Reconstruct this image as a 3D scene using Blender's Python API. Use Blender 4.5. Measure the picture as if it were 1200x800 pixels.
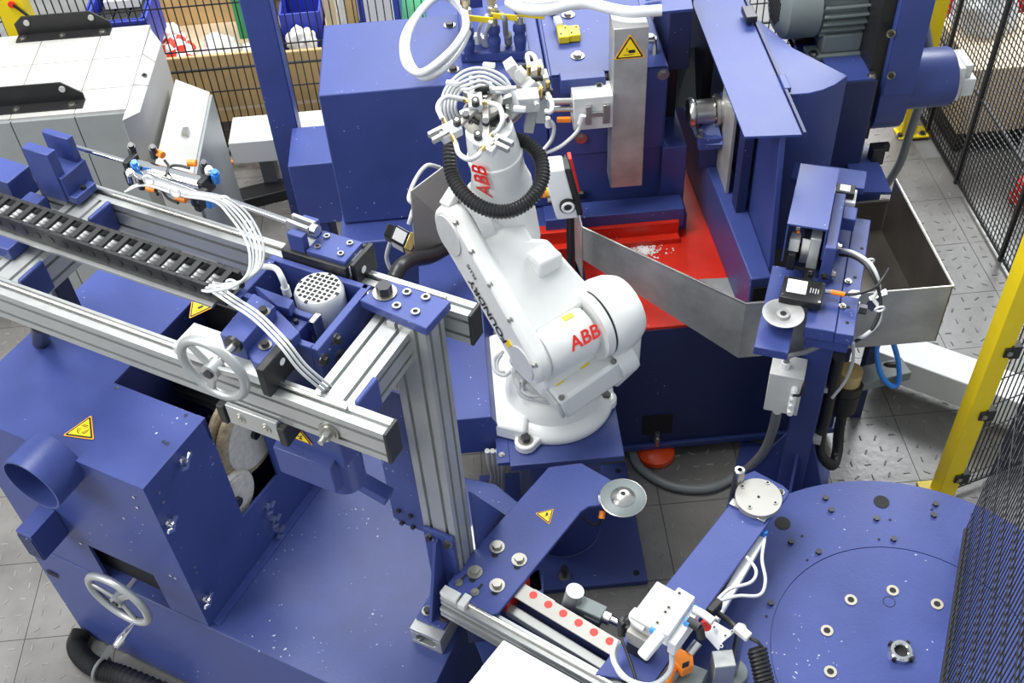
import bpy, bmesh, math, random
from mathutils import Vector as V, Matrix, noise
import numpy as np
for o in list(bpy.data.objects): bpy.data.objects.remove(o)
COL = bpy.context.scene.collection
SC = 0.69                      # survey units -> metres
rnd = random.Random(7)
# ---------------------------------------------------------------- camera
F = 1300.4
PI_, RO, YA = math.radians(45.968), math.radians(-4.0215), math.radians(-1.5054)
_cp, _sp = math.cos(PI_), math.sin(PI_)
_f = V((0, _cp, -_sp)); _r0 = V((1, 0, 0)); _u0 = V((0, _sp, _cp))
_c, _s = math.cos(RO), math.sin(RO)
_r = _c*_r0 + _s*_u0; _u = -_s*_r0 + _c*_u0
_Z = Matrix.Rotation(YA, 3, 'Z')
FW, RI, UP = _Z@_f, _Z@_r, _Z@_u
CAM = V((0, 0, 4.4))
cd = bpy.data.cameras.new('camera'); cam = bpy.data.objects.new('camera', cd); COL.objects.link(cam)
cam.matrix_world = Matrix.Translation(CAM*SC) @ Matrix((RI, UP, -FW)).transposed().to_4x4()
cd.sensor_width = 36; cd.lens = 36*F/1200; cd.clip_start = .05; cd.clip_end = 200
bpy.context.scene.camera = cam
# ---------------------------------------------------------------- light
w = bpy.data.worlds.new('world'); bpy.context.scene.world = w; w.use_nodes = True
w.node_tree.nodes['Background'].inputs[0].default_value = (.86, .93, 1, 1)
w.node_tree.nodes['Background'].inputs[1].default_value = .5
def area(name, loc, size, power, target, color=(1, 1, 1)):
    l = bpy.data.lights.new(name, 'AREA'); l.shape = 'RECTANGLE'; l.size, l.size_y = size; l.energy = power; l.color = color
    o = bpy.data.objects.new(name, l); COL.objects.link(o); o.location = loc
    o.rotation_euler = (V(target)-V(loc)).to_track_quat('-Z', 'Y').to_euler(); return o
area('area_light_band', (-1.5, 3.0, 6.5), (3.0, 2.0), 270, (0, 2, 0), (1, .99, .96))
area('area_light_band', (2.5, 8.5, 6.2), (7, 2.2), 500, (1, 3, 0), (.95, .98, 1))
area('area_light_band', (4.3, 7.0, 4.6), (3.0, 1.6), 120, (1.5, 2.6, 0), (.97, .99, 1))  # added lamp, placed so its reflection brightens the floor at rear right
area('area_light_band', (-6.0, 0.0, 5.0), (3, 5), 260, (0, 1.5, .8), (1, .98, .95))
vs = bpy.context.scene.view_settings
vs.view_transform = 'Standard'; vs.look = 'None'; vs.exposure = .5; vs.gamma = 1; vs.use_curve_mapping = False
# ---------------------------------------------------------------- frames
GA = math.radians(-30.55); FA = math.radians(-40.5)
def rot2(ang, a, b): return (math.cos(ang)*a-math.sin(ang)*b, math.sin(ang)*a+math.cos(ang)*b)
def W(ang, p): x, y = rot2(ang, p[0], p[1]); return V((x, y, p[2]))
def UW(ang, p): x, y = rot2(-ang, p[0], p[1]); return V((x, y, p[2]))
def D(px, py): return FW*F + RI*(px-600) - UP*(py-400)
def P(px, py, z, ang=0):
    d = D(px, py); return UW(ang, CAM + d*((z-CAM.z)/d.z))
def Q(px, py, ax, val, ang=0):
    d = UW(ang, D(px, py)); c = UW(ang, CAM); return c + d*((val-c[ax])/d[ax])
# ---------------------------------------------------------------- materials
M = {}
def mat(name, col, rough=.5, metal=0, var=0., vscale=8, spec=.5, bump=0, bscale=60, specks=0, emit=0, coat=0, alpha=1, trans=0):
    m = bpy.data.materials.new(name); m.use_nodes = True; n = m.node_tree.nodes; L = m.node_tree.links
    b = n['Principled BSDF']; b.inputs['Base Color'].default_value = (*col, 1); b.inputs['Roughness'].default_value = rough
    b.inputs['Metallic'].default_value = metal; b.inputs['Specular IOR Level'].default_value = spec
    if coat: b.inputs['Coat Weight'].default_value = coat; b.inputs['Coat Roughness'].default_value = .15
    if emit: b.inputs['Emission Color'].default_value = (*col, 1); b.inputs['Emission Strength'].default_value = emit
    if trans: b.inputs['Transmission Weight'].default_value = trans
    tc = n.new('ShaderNodeTexCoord'); src = None
    if var or specks or bump:
        g = n.new('ShaderNodeNewGeometry'); pos = g.outputs['Position']
    if var:
        nz = n.new('ShaderNodeTexNoise'); nz.inputs['Scale'].default_value = vscale; nz.inputs['Detail'].default_value = 6; nz.inputs['Roughness'].default_value = .6
        L.new(pos, nz.inputs['Vector'])
        cr = n.new('ShaderNodeValToRGB'); cr.color_ramp.elements[0].position = .3; cr.color_ramp.elements[1].position = .72
        cr.color_ramp.elements[0].color = (*[c*(1-var) for c in col], 1); cr.color_ramp.elements[1].color = (*[min(1, c*(1+var)) for c in col], 1)
        L.new(nz.outputs['Fac'], cr.inputs[0]); src = cr.outputs[0]
        mr = n.new('ShaderNodeMapRange'); mr.inputs[3].default_value = max(0.02, rough-.1); mr.inputs[4].default_value = min(1, rough+.12)
        L.new(nz.outputs['Fac'], mr.inputs[0]); L.new(mr.outputs[0], b.inputs['Roughness'])
    if specks:
        vo = n.new('ShaderNodeTexNoise'); vo.inputs['Scale'].default_value = 95; vo.inputs['Detail'].default_value = 1.5; L.new(pos, vo.inputs['Vector'])
        big = n.new('ShaderNodeTexNoise'); big.inputs['Scale'].default_value = 5; L.new(pos, big.inputs['Vector'])
        ad = n.new('ShaderNodeMath'); ad.operation = 'MULTIPLY_ADD'; ad.inputs[1].default_value = .35; L.new(big.outputs['Fac'], ad.inputs[0]); L.new(vo.outputs['Fac'], ad.inputs[2])
        r2 = n.new('ShaderNodeValToRGB'); r2.color_ramp.elements[0].position = 1.0-specks; r2.color_ramp.elements[1].position = min(1, 1.0-specks+.03)
        L.new(ad.outputs[0], r2.inputs[0])
        mx = n.new('ShaderNodeMixRGB'); mx.inputs[2].default_value = (.45, .5, .62, 1); mx.inputs[1].default_value = (*col, 1)
        if src: L.new(src, mx.inputs[1])
        L.new(r2.outputs[0], mx.inputs[0]); src = mx.outputs[0]
    if src: L.new(src, b.inputs['Base Color'])
    if bump:
        nb = n.new('ShaderNodeTexNoise'); nb.inputs['Scale'].default_value = bscale; L.new(pos, nb.inputs['Vector'])
        bp = n.new('ShaderNodeBump'); bp.inputs['Strength'].default_value = bump; bp.inputs['Distance'].default_value = .004
        L.new(nb.outputs['Fac'], bp.inputs['Height']); L.new(bp.outputs[0], b.inputs['Normal'])
    M[name] = m; return m
mat('blue', (.042, .064, .235), .40, spec=.4, var=.12, vscale=5, specks=.05, bump=.08, bscale=180)
mat('blue_dusty', (.040, .060, .205), .38, var=.22, vscale=4, specks=.07, bump=.08, bscale=180)
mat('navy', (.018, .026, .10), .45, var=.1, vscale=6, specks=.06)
mat('white_paint', (.80, .81, .79), .35, var=.03, vscale=10, coat=.2)
mat('robot_grey', (.62, .63, .62), .4, var=.05, vscale=30)
mat('aluminium', (.46, .475, .47), .36, metal=.6, var=.05, vscale=20)
mat('slot', (.08, .085, .085), .6, metal=.3)
mat('steel', (.55, .54, .51), .28, metal=1, var=.1, vscale=14)
mat('chrome', (.8, .8, .8), .12, metal=1)
mat('stainless', (.40, .405, .395), .42, metal=.42, var=.28, vscale=7)
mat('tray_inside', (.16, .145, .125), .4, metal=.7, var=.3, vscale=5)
mat('brass', (.62, .45, .18), .3, metal=1)
mat('black', (.012, .012, .013), .45)
mat('rubber', (.02, .02, .021), .38)
mat('dark', (.006, .006, .008), .7)
mat('bolt', (.07, .07, .075), .35, metal=.8)
mat('bolt_bright', (.45, .44, .40), .3, metal=1)
mat('red', (.62, .025, .01), .32, var=.2, vscale=6, specks=.06)
mat('red_bright', (.8, .03, .02), .4)
mat('orange', (.9, .25, .02), .4)
mat('orange_red', (.85, .075, .01), .3)
mat('yellow', (.80, .60, .01), .38, var=.08)
mat('label_yellow', (.95, .68, .01), .4)
mat('label_orange', (.9, .42, .02), .4)
mat('ink', (.01, .01, .01), .5)
mat('tile', (.175, .168, .158), .31, spec=.7, var=.38, vscale=2.6, bump=.25, bscale=40)
mat('stud', (.25, .24, .22), .75, var=.3, spec=.2)
mat('machined', (.40, .39, .36), .5, metal=.4, var=.06)
mat('bushing', (.46, .42, .33), .4, metal=.4)
mat('concrete', (.20, .20, .195), .5, var=.3, vscale=2.5, bump=.2, bscale=30)
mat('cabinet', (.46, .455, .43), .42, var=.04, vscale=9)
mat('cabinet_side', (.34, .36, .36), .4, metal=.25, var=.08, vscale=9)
mat('motor_grey', (.16, .19, .19), .42, var=.1)
mat('pipe_grey', (.20, .21, .21), .45)
mat('white_plastic', (.82, .83, .84), .35)
mat('tube_clear', (.66, .68, .70), .22, spec=.8)
mat('tube_white', (.60, .615, .62), .35)
mat('tube_grey', (.30, .31, .32), .35)
mat('blue_tube', (.03, .24, .75), .3)
mat('wood', (.60, .42, .20), .65, var=.2, vscale=5)
mat('wood_pale', (.72, .58, .40), .65, var=.15, vscale=5)
mat('blue_bin', (.03, .05, .42), .4)
mat('green', (.03, .30, .12), .5)
mat('green_pale', (.45, .62, .38), .5)
mat('paper', (.75, .75, .74), .6)
mat('felt', (.42, .34, .22), .95, var=.3, vscale=60, bump=.8, bscale=200)
mat('felt_white', (.62, .60, .54), .95, var=.15, vscale=60, bump=.6, bscale=200)
mat('screen', (.85, .88, .9), .3, emit=.35)
mat('amber_bowl', (.55, .40, .18), .2)
mat('powder', (.85, .83, .8), .9)
# ---------------------------------------------------------------- mesh builder (survey units in, metres out)
class MB:
    def __init__(s, ang=0): s.v = []; s.f = []; s.m = []; s.sm = []; s.a = ang; s.mi = 0
    def _add(s, vs, fs, smooth=False):
        n = len(s.v)
        for p in vs:
            s.v.append(W(s.a, p) if s.a else V(p))
        for f in fs: s.f.append([i+n for i in f]); s.m.append(s.mi); s.sm.append(smooth)
        return s
    def box(s, x0, x1, y0, y1, z0, z1):
        c = [(x, y, z) for z in (z0, z1) for y in (y0, y1) for x in (x0, x1)]
        return s._add(c, [(0, 2, 3, 1), (4, 5, 7, 6), (0, 1, 5, 4), (2, 6, 7, 3), (0, 4, 6, 2), (1, 3, 7, 5)])
    def ob(s, c, ex, ey, ez):   # oriented box: centre and three half-edge vectors
        c = V(c); ex, ey, ez = V(ex), V(ey), V(ez)
        v = [c+i*ex+j*ey+k*ez for k in (-1, 1) for j in (-1, 1) for i in (-1, 1)]
        if ex.cross(ey).dot(ez) < 0: ez = -ez; v = [c+i*ex+j*ey+k*ez for k in (-1, 1) for j in (-1, 1) for i in (-1, 1)]
        return s._add(v, [(0, 2, 3, 1), (4, 5, 7, 6), (0, 1, 5, 4), (2, 6, 7, 3), (0, 4, 6, 2), (1, 3, 7, 5)])
    def beam(s, p0, p1, wd, h, up=(0, 0, 1)):
        p0, p1 = V(p0), V(p1); d = (p1-p0); dn = d.normalized(); u = V(up); sd = dn.cross(u).normalized(); u = sd.cross(dn).normalized()
        return s.ob((p0+p1)/2, d/2, sd*wd/2, u*h/2)
    def sect(s, pts, p0, p1, up=(0, 0, 1), smooth=False):   # extrude a 2D section (side, up) from p0 to p1
        p0, p1 = V(p0), V(p1); dn = (p1-p0).normalized(); sd = dn.cross(V(up)).normalized(); u = sd.cross(dn).normalized()
        n = len(pts); v = [p+sd*a+u*b for p in (p0, p1) for a, b in pts]
        f = [(i, (i+1) % n, n+(i+1) % n, n+i) for i in range(n)]
        s._add(v, f, smooth); s._add(v, [tuple(range(n))[::-1], tuple(range(n, 2*n))]); return s
    def prism(s, pts, z0, z1):
        n = len(pts)
        ar = sum(pts[i][0]*pts[(i+1) % n][1]-pts[(i+1) % n][0]*pts[i][1] for i in range(n))
        if ar < 0: pts = pts[::-1]
        v = [(p[0], p[1], z) for z in (z0, z1) for p in pts]
        return s._add(v, [tuple(range(n))[::-1], tuple(range(n, 2*n))]+[(i, (i+1) % n, n+(i+1) % n, n+i) for i in range(n)])
    def plate(s, pts, th):      # planar 3D polygon given thickness along its normal (downwards from its face)
        pts = [V(p) for p in pts]; n = len(pts); nr = V((0, 0, 0))
        for i in range(n): nr += (pts[i]-pts[0]).cross(pts[(i+1) % n]-pts[0])
        nr.normalize(); lo = [p-nr*th for p in pts]
        return s._add(lo+pts, [tuple(range(n))[::-1], tuple(range(n, 2*n))]+[(i, (i+1) % n, n+(i+1) % n, n+i) for i in range(n)])
    def hexa(s, b4, t4):
        return s._add([*b4, *t4], [(3, 2, 1, 0), (4, 5, 6, 7), (0, 1, 5, 4), (1, 2, 6, 5), (2, 3, 7, 6), (3, 0, 4, 7)])
    def cyl(s, p0, p1, r, r1=None, n=20, cap=True):
        p0, p1 = V(p0), V(p1); r1 = r if r1 is None else r1; d = (p1-p0).normalized()
        a = d.orthogonal().normalized(); b = d.cross(a)
        if abs(d.z) > .99: a = V((1, 0, 0)); b = d.cross(a)
        v = [p+rr*(math.cos(t)*a+math.sin(t)*b) for p, rr in ((p0, r), (p1, r1)) for t in [2*math.pi*i/n for i in range(n)]]
        s._add(v, [(i, (i+1) % n, n+(i+1) % n, n+i) for i in range(n)], n > 8)
        if cap: s._add(v, [tuple(range(n))[::-1], tuple(range(n, 2*n))])
        return s
    def lathe(s, prof, c, axis=(0, 0, 1), n=32, closed=False):   # prof: (radius, height)
        c = V(c); d = V(axis).normalized(); a = d.orthogonal().normalized(); b = d.cross(a)
        if abs(d.z) > .99: a = V((1, 0, 0)); b = d.cross(a)
        v = []; k = len(prof)
        for i in range(n):
            t = 2*math.pi*i/n
            for r, h in prof: v.append(c+d*h+r*(math.cos(t)*a+math.sin(t)*b))
        f = []
        for i in range(n):
            j = (i+1) % n
            for q in range(k if closed else k-1):
                q2 = (q+1) % k; f.append((i*k+q, j*k+q, j*k+q2, i*k+q2))
        return s._add(v, f, True)
    def tube(s, pts, r, n=10, sub=6, closed=False, rib=0):
        pts = [V(p) for p in pts]
        if sub > 1 and len(pts) > 2:
            out = []; m = len(pts)
            for i in range(m if closed else m-1):
                p0 = pts[(i-1) % m] if closed or i > 0 else pts[i]*2-pts[i+1]
                p1 = pts[i]; p2 = pts[(i+1) % m]; p3 = pts[(i+2) % m] if closed or i < m-2 else p2*2-p1
                for k in range(sub):
                    t = k/sub; out.append(.5*((2*p1)+(p2-p0)*t+(2*p0-5*p1+4*p2-p3)*t*t+(3*p1-p0-3*p2+p3)*t**3))
            if not closed: out.append(pts[-1])
            pts = out
        m = len(pts); v = []; nrm = None
        for i, p in enumerate(pts):
            if closed: d = pts[(i+1) % m]-pts[i-1]
            else: d = pts[min(i+1, m-1)]-pts[max(i-1, 0)]
            d.normalize()
            if nrm is None: nrm = d.orthogonal().normalized()
            nrm = (nrm-d*nrm.dot(d)).normalized(); b = d.cross(nrm)
            rr = r*(1+(rib if i % 2 else -rib))
            for k in range(n):
                t = 2*math.pi*k/n; v.append(p+rr*(math.cos(t)*nrm+math.sin(t)*b))
        f = []
        for i in range(m if closed else m-1):
            j = (i+1) % m
            for k in range(n): f.append((i*n+k, i*n+(k+1) % n, j*n+(k+1) % n, j*n+k))
        s._add(v, f, True)
        if not closed: s._add(v, [tuple(range(n))[::-1], tuple(range((m-1)*n, m*n))])
        return s
    def ring(s, c, axis, R, r, n=36, k=10):
        return s.lathe([(R+r*math.cos(2*math.pi*i/k), r*math.sin(2*math.pi*i/k)) for i in range(k)], c, axis, n, True)
    def data(s, name, mats, org=V((0, 0, 0))):
        me = bpy.data.meshes.new(name)
        me.from_pydata([((p-org)*SC)[:] for p in s.v], [], s.f)
        for m in (mats if isinstance(mats, (list, tuple)) else [mats]): me.materials.append(M[m])
        for p, mi, sm in zip(me.polygons, s.m, s.sm): p.material_index = mi; p.use_smooth = sm
        me.validate(); me.update()
        try: me.set_sharp_from_angle(angle=math.radians(40))
        except Exception: pass
        return me
USED = set()
def link(name, data, parent=None, loc=(0, 0, 0)):
    o = bpy.data.objects.new(name, data); COL.objects.link(o); o.location = V(loc)*SC; o.parent = parent; return o
def thing(name, label, cat, loc, group=None):
    o = link(name, None, None, loc); o['label'] = label; o['category'] = cat; o.empty_display_size = .05
    if group: o['group'] = group
    return o
def org(o):
    v = V((0, 0, 0))
    while o is not None: v += V(o.location)/SC; o = o.parent
    return v
def part(name, mb, mats, parent, bev=0, label=None, kind=None):
    og = org(parent); o = link(name, mb.data(name, mats, og), parent, (0, 0, 0))
    if bev:
        b = o.modifiers.new('bevel', 'BEVEL'); b.width = bev*SC; b.segments = 2; b.limit_method = 'ANGLE'; b.angle_limit = math.radians(40)
        b.harden_normals = False
    if label: o['label'] = label
    if kind: o['kind'] = kind
    return o
def solo(name, label, cat, mb, mats, loc, bev=0, group=None, kind=None):
    og = V(loc); o = link(name, mb.data(name, mats, og), None, loc); o['label'] = label; o['category'] = cat
    if group: o['group'] = group
    if kind: o['kind'] = kind
    if bev:
        b = o.modifiers.new('bevel', 'BEVEL'); b.width = bev*SC; b.segments = 2; b.limit_method = 'ANGLE'; b.angle_limit = math.radians(40)
    return o
def struct(name, mb, mats, loc=(0, 0, 0)):
    o = link(name, mb.data(name, mats, V(loc)), None, loc); o['kind'] = 'structure'; return o
# shared small pieces --------------------------------------------------
_bolts = {}
def bolt(parent, p, ang=0, r=.016, h=.012, m='bolt', washer=True, axis=(0, 0, 1), name='bolt'):
    key = (round(r, 4), round(h, 4), m, washer)
    if key not in _bolts:
        b = MB(); z = 0
        if washer: b.mi = 1; b.cyl((0, 0, 0), (0, 0, .004), r*1.55, n=16); z = .004
        b.mi = 0; b.cyl((0, 0, z), (0, 0, z+h), r, n=6)
        _bolts[key] = b.data('bolt', [m, 'bolt_bright'])
    o = link(name, _bolts[key], parent); q = V(axis).to_track_quat('Z', 'Y')
    o.rotation_euler = (W(ang, axis) if ang else V(axis)).to_track_quat('Z', 'Y').to_euler()
    o.location = ((W(ang, p) if ang else V(p))-org(parent))*SC; return o
def socket(parent, p, ang=0, r=.016, m='bolt_bright', name='socket_bolt', h=.006):
    key = ('s', round(r, 4), m, h)
    if key not in _bolts:
        b = MB(); b.lathe([(r, 0), (r, h), (r*.55, h), (r*.5, h*.3), (0, h*.3)], (0, 0, 0), n=14); b.mi = 1
        b.cyl((0, 0, 0), (0, 0, h*.5), r*.5, n=6); _bolts[key] = b.data('socket_bolt', [m, 'dark'])
    o = link(name, _bolts[key], parent); o.location = ((W(ang, p) if ang else V(p))-org(parent))*SC; return o
def hole(parent, p, r, ang=0, name='hole'):
    b = MB(); pp = W(ang, p) if ang else V(p); b.cyl(pp, pp+V((0, 0, .0015)), r, n=20); return part(name, b, 'dark', parent)
def letters(text, parent, c, ex, ey, h, m, name='lettering', th=.001, label=None):
    cu = bpy.data.curves.new('t', 'FONT'); cu.body = text; cu.align_x = 'CENTER'; cu.align_y = 'CENTER'; cu.size = 1; cu.extrude = .003; cu.offset = .022; cu.shear = .08
    tmp = bpy.data.objects.new('t', cu); COL.objects.link(tmp); bpy.context.view_layer.update()
    me = bpy.data.meshes.new_from_object(tmp); bpy.data.objects.remove(tmp)
    ex = V(ex).normalized(); ey = V(ey); ey = (ey-ex*ey.dot(ex)).normalized(); nz = ex.cross(ey); c = V(c); og = org(parent)
    for v in me.vertices: v.co = (c+ex*v.co.x*h+ey*v.co.y*h+nz*(v.co.z*h+.002)-og)*SC
    me.materials.clear(); me.materials.append(M[m]); me.name = name
    o = link(name, me, parent)
    if label: o['label'] = label
    return o
def warn(parent, c, ex, ey, s, kind='hand', name='warning_sign', label=None):
    "triangular warning sticker; ex = right, ey = apex direction, s = side"
    ex = V(ex).normalized(); ey = V(ey); ey = (ey-ex*ey.dot(ex)).normalized(); nz = ex.cross(ey); c = V(c); H = s*.866
    if nz.dot(CAM-c) < 0: ex = -ex; nz = -nz
    def tri(sc, z, mi, b, rd):
        pts = []
        for k in range(3):
            t = math.pi/2+k*2*math.pi/3; cc = V((math.cos(t), math.sin(t)))*(H*2/3*sc-rd*2)
            for j in range(5):
                tt = t-math.pi/3+j*math.pi/6; pts.append((cc.x+rd*math.cos(tt), cc.y+rd*math.sin(tt)))
        b.mi = mi; b.plate([c+ex*x+ey*y+nz*z for x, y in pts], .0012)
    b = MB(); tri(1.0, .0016, 0, b, s*.04); tri(.88, .0026, 1, b, s*.03); tri(.72, .0036, 2, b, s*.012)
    b.mi = 1
    def poly(pts): b.plate([c+ex*x*s+ey*y*s+nz*.0044 for x, y in pts], .0012)
    if kind == 'hand':
        poly([(-.02, -.08), (.14, -.08), (.18, -.03), (.14, .03), (-.02, .03), (-.06, -.02)])
        poly([(-.2, -.14), (.1, -.14), (.1, -.12), (-.2, -.12)]); poly([(-.1, -.02), (-.08, -.02), (-.08, .1), (-.1, .1)])
    elif kind == 'turn':
        for a0 in (0, 2.1, 4.2):
            for R in (.06, .11, .155):
                for j in range(5):
                    t0 = a0+R*6+j*.28; t1 = t0+.28
                    poly([(R*math.cos(t0), R*math.sin(t0)-.02), (R*1.14*math.cos(t0), R*1.14*math.sin(t0)-.02), (R*1.14*math.cos(t1), R*1.14*math.sin(t1)-.02), (R*math.cos(t1), R*math.sin(t1)-.02)])
    else:
        poly([(-.12, -.12), (.04, -.14), (.06, -.02), (0, -.04)]); poly([(-.02, -.02), (.02, -.02), (.1, .12), (.04, .14)]); poly([(-.16, .02), (-.02, -.04), (0, 0), (-.1, .06)])
    return part(name, b, ['label_orange', 'ink', 'label_yellow'], parent, label=label)
def tsec(wd, h, nw=1, nh=1, g=.012, dp=.012):
    "T-slot profile section: wd wide with nw slots, h tall with nh slots"
    pts = []
    def side(x0, y0, dx, dy, L, n):
        nx, ny = -dy, dx                       # inward for ccw walk
        pts.append((x0, y0))
        for k in range(n):
            c = L*(2*k+1)/(2*n)
            for o_, d_ in ((-g/2, 0), (-g/2, dp), (g/2, dp), (g/2, 0)):
                pts.append((x0+dx*(c+o_)+nx*d_, y0+dy*(c+o_)+ny*d_))
    side(-wd/2, -h/2, 1, 0, wd, nw); side(wd/2, -h/2, 0, 1, h, nh); side(wd/2, h/2, -1, 0, wd, nw); side(-wd/2, h/2, 0, -1, h, nh)
    return pts
# ================================================================ SETTING
b = MB(); b.box(-9, 9, -3, 16, -.16, -.02)
floor = struct('floor', b, 'concrete', (0, 0, -.02))
# interlocking studded tiles: one object each, shared meshes
TP, TQ = .42, .41
def tile_mesh(seed):
    r = random.Random(seed); b = MB(); w, h = TP/2-.0015, TQ/2-.0015
    b._add([(-w, -h, -.02), (w, -h, -.02), (w, h, -.02), (-w, h, -.02), (-w, -h, 0), (w, -h, 0), (w, h, 0), (-w, h, 0)],
           [(4, 5, 6, 7), (0, 1, 5, 4), (1, 2, 6, 5), (2, 3, 7, 6), (3, 0, 4, 7)])
    b.mi = 1
    for i in range(5):
        for j in range(5):
            cx = (i-2)*TP/5.2+r.uniform(-.008, .008); cy = (j-2)*TQ/5.2+r.uniform(-.008, .008)
            t = r.choice([0, 0, 90, 90, 35, -35, 60])*math.pi/180; c, s = math.cos(t), math.sin(t); L, B = .0165, .0045
            q = [(cx+c*x-s*y, cy+s*x+c*y) for x, y in ((-L, -B), (L, -B), (L, B), (-L, B))]
            q2 = [(cx+c*x-s*y, cy+s*x+c*y) for x, y in ((-L*.8, -B*.4), (L*.8, -B*.4), (L*.8, B*.4), (-L*.8, B*.4))]
            b._add([(*p, 0) for p in q]+[(*p, .0035) for p in q2], [(4, 5, 6, 7), (0, 1, 5, 4), (1, 2, 6, 5), (2, 3, 7, 6), (3, 0, 4, 7)])
    return b.data('tile', ['tile', 'stud'])
TM = [tile_mesh(i) for i in range(6)]
for i in range(-9, 8):
    for j in range(-6, 8):
        x = 1.995+TP*(i+.5)-TP*3; y = 3.492+TQ*(j+.5)
        if x > 3.0 and y > 5.6: continue
        o = link('tile', TM[rnd.randrange(6)], floor); o.location = V((x, y, .0))*SC-floor.location; o.rotation_euler.z = 0 if rnd.random() < .5 else math.pi
# ---------------------------------------------------------------- fences
def fence(name, label, p0, p1, z0, z1, dv, dh, rw=.0022, posts=(), frame=.012, bars=(), twin=0):
    p0, p1 = V(p0), V(p1); d = p1-p0; L = d.length; dn = d.normalized()
    t = thing(name, label, 'fence', (p0.x, p0.y, z0)); nr = V((dn.y, -dn.x, 0))
    b = MB(); n = int(L/dv)
    for i in range(n+1):
        p = p0+dn*(i*L/n); b.beam((p.x, p.y, z0), (p.x, p.y, z1), rw*2, rw*2, nr)
    part('vertical_wires', b, 'black', t, kind='stuff')
    b = MB(); z = z0+dh/2
    while z < z1:
        for s in ((1, -1) if twin else (1,)):
            a = V((p0.x, p0.y, z))+nr*(.0045*s); c = V((p1.x, p1.y, z))+nr*(.0045*s); b.beam(a, c, rw*2.2, rw*2.2)
        z += dh
    part('cross_wires', b, 'black', t, kind='stuff')
    b = MB(); b.beam((p0.x, p0.y, z0), (p1.x, p1.y, z0), frame, frame); part('bottom_rail', b, 'black', t)
    b = MB(); b.beam((p0.x, p0.y, z1), (p1.x, p1.y, z1), frame, frame); part('top_rail', b, 'black', t)
    for zb in bars:
        b = MB(); b.beam((p0.x, p0.y, zb), (p1.x, p1.y, zb), frame*1.2, frame*.9); part('stiffening_bar', b, 'black', t)
    for s in posts:
        b = MB(); p = p0+dn*s; b.beam((p.x, p.y, 0), (p.x, p.y, z1), .022, .022, nr); part('upright', b, 'black', t)
    return t
fence('mesh_fence', 'black wire mesh fence behind the grey cabinets and the wooden crates', (-3.2, 6.2, 0), (2.9, 6.2, 0), .06, 1.9, .046, .30, posts=(.02, 6.05), bars=(.67,), rw=.0032)
fence('mesh_fence', 'fine black mesh fence running along the right edge beside the steel tray', (2.95, 3.85, 0), (2.95, 6.1, 0), .03, 2.1, .036, .040, posts=(.03, .7, 1.42, 1.95), bars=(.62,), frame=.014, rw=.0024)
a = V((1.703, 2.249, 0)); c = V((1.407, 1.662, 0)); dd = (a-c).normalized()
fence('partition_panel', 'black wire partition panel standing on the turntable', (a+dd*.0)[:], (c-dd*1.1)[:], .85, 2.2, .030, .20, frame=.016, rw=.0016, twin=1)
fence('mesh_fence', 'black wire mesh panel clipped to the near yellow post', (2.10, 2.99, 0), (3.3, 3.35, 0), .04, 2.0, .028, .17, rw=.0022, frame=.012)
# yellow posts
def ypost(label, x, y, h, s, foot, clips=()):
    t = thing('fence_post', label, 'post', (x, y, 0)); b = MB(); b.box(x-s/2, x+s/2, y-s/2, y+s/2, .012, h); part('upright', b, 'yellow', t, .004)
    b = MB(); b.box(x-foot[0], x+foot[1], y-foot[2], y+foot[3], .001, .014); part('foot_plate', b, 'yellow', t, .003)
    bolt(t, (x+foot[1]*.7, y-foot[2]*.6, .014)); bolt(t, (x-foot[0]*.8, y-foot[2]*.6, .014))
    for z in clips:
        b = MB(); b.box(x+s/2-.012, x+s/2+.03, y-s/2-.012, y-s/2+.03, z-.035, z+.035); b.box(x+.005, x+s/2, y-s/2-.01, y-s/2, z-.026, z+.026); part('mesh_clip', b, 'black', t, .003)
        bolt(t, (x+s*.3, y-s/2-.011, z), r=.008, h=.005, axis=(0, -1, 0), m='bolt_bright')
    return t
ypost('yellow steel fence post standing beside the turntable at the right edge', 2.07, 3.0, 2.1, .085, (.10, .03, .05, .07), (.17, .62, 1.02))
ypost('yellow steel fence post behind the blue motor cylinder', 2.82, 5.83, 2.2, .10, (.07, .13, .08, .04))
# yellow post with label, top left corner
t = thing('fence_post', 'flat yellow fence post in the top left corner behind the grey cabinet', 'post', (-2.95, 6.1, 0))
b = MB(); b.box(-2.66, -2.50, 6.02, 6.12, .01, 2.0); part('upright', b, 'yellow', t, .004)
pz = Q(22, 4, 1, 6.02); b = MB(); b.cyl(pz+V((-.04, -.001, .0)), pz+V((-.04, -.012, 0)), .02, n=16); part('lock_disc', b, 'red_bright', t)
b = MB(); b.beam(pz+V((-.03, -.012, .0)), pz+V((.05, -.012, -.10)), .012, .012, (0, 1, 0)); part('key_lever', b, 'black', t)
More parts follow.
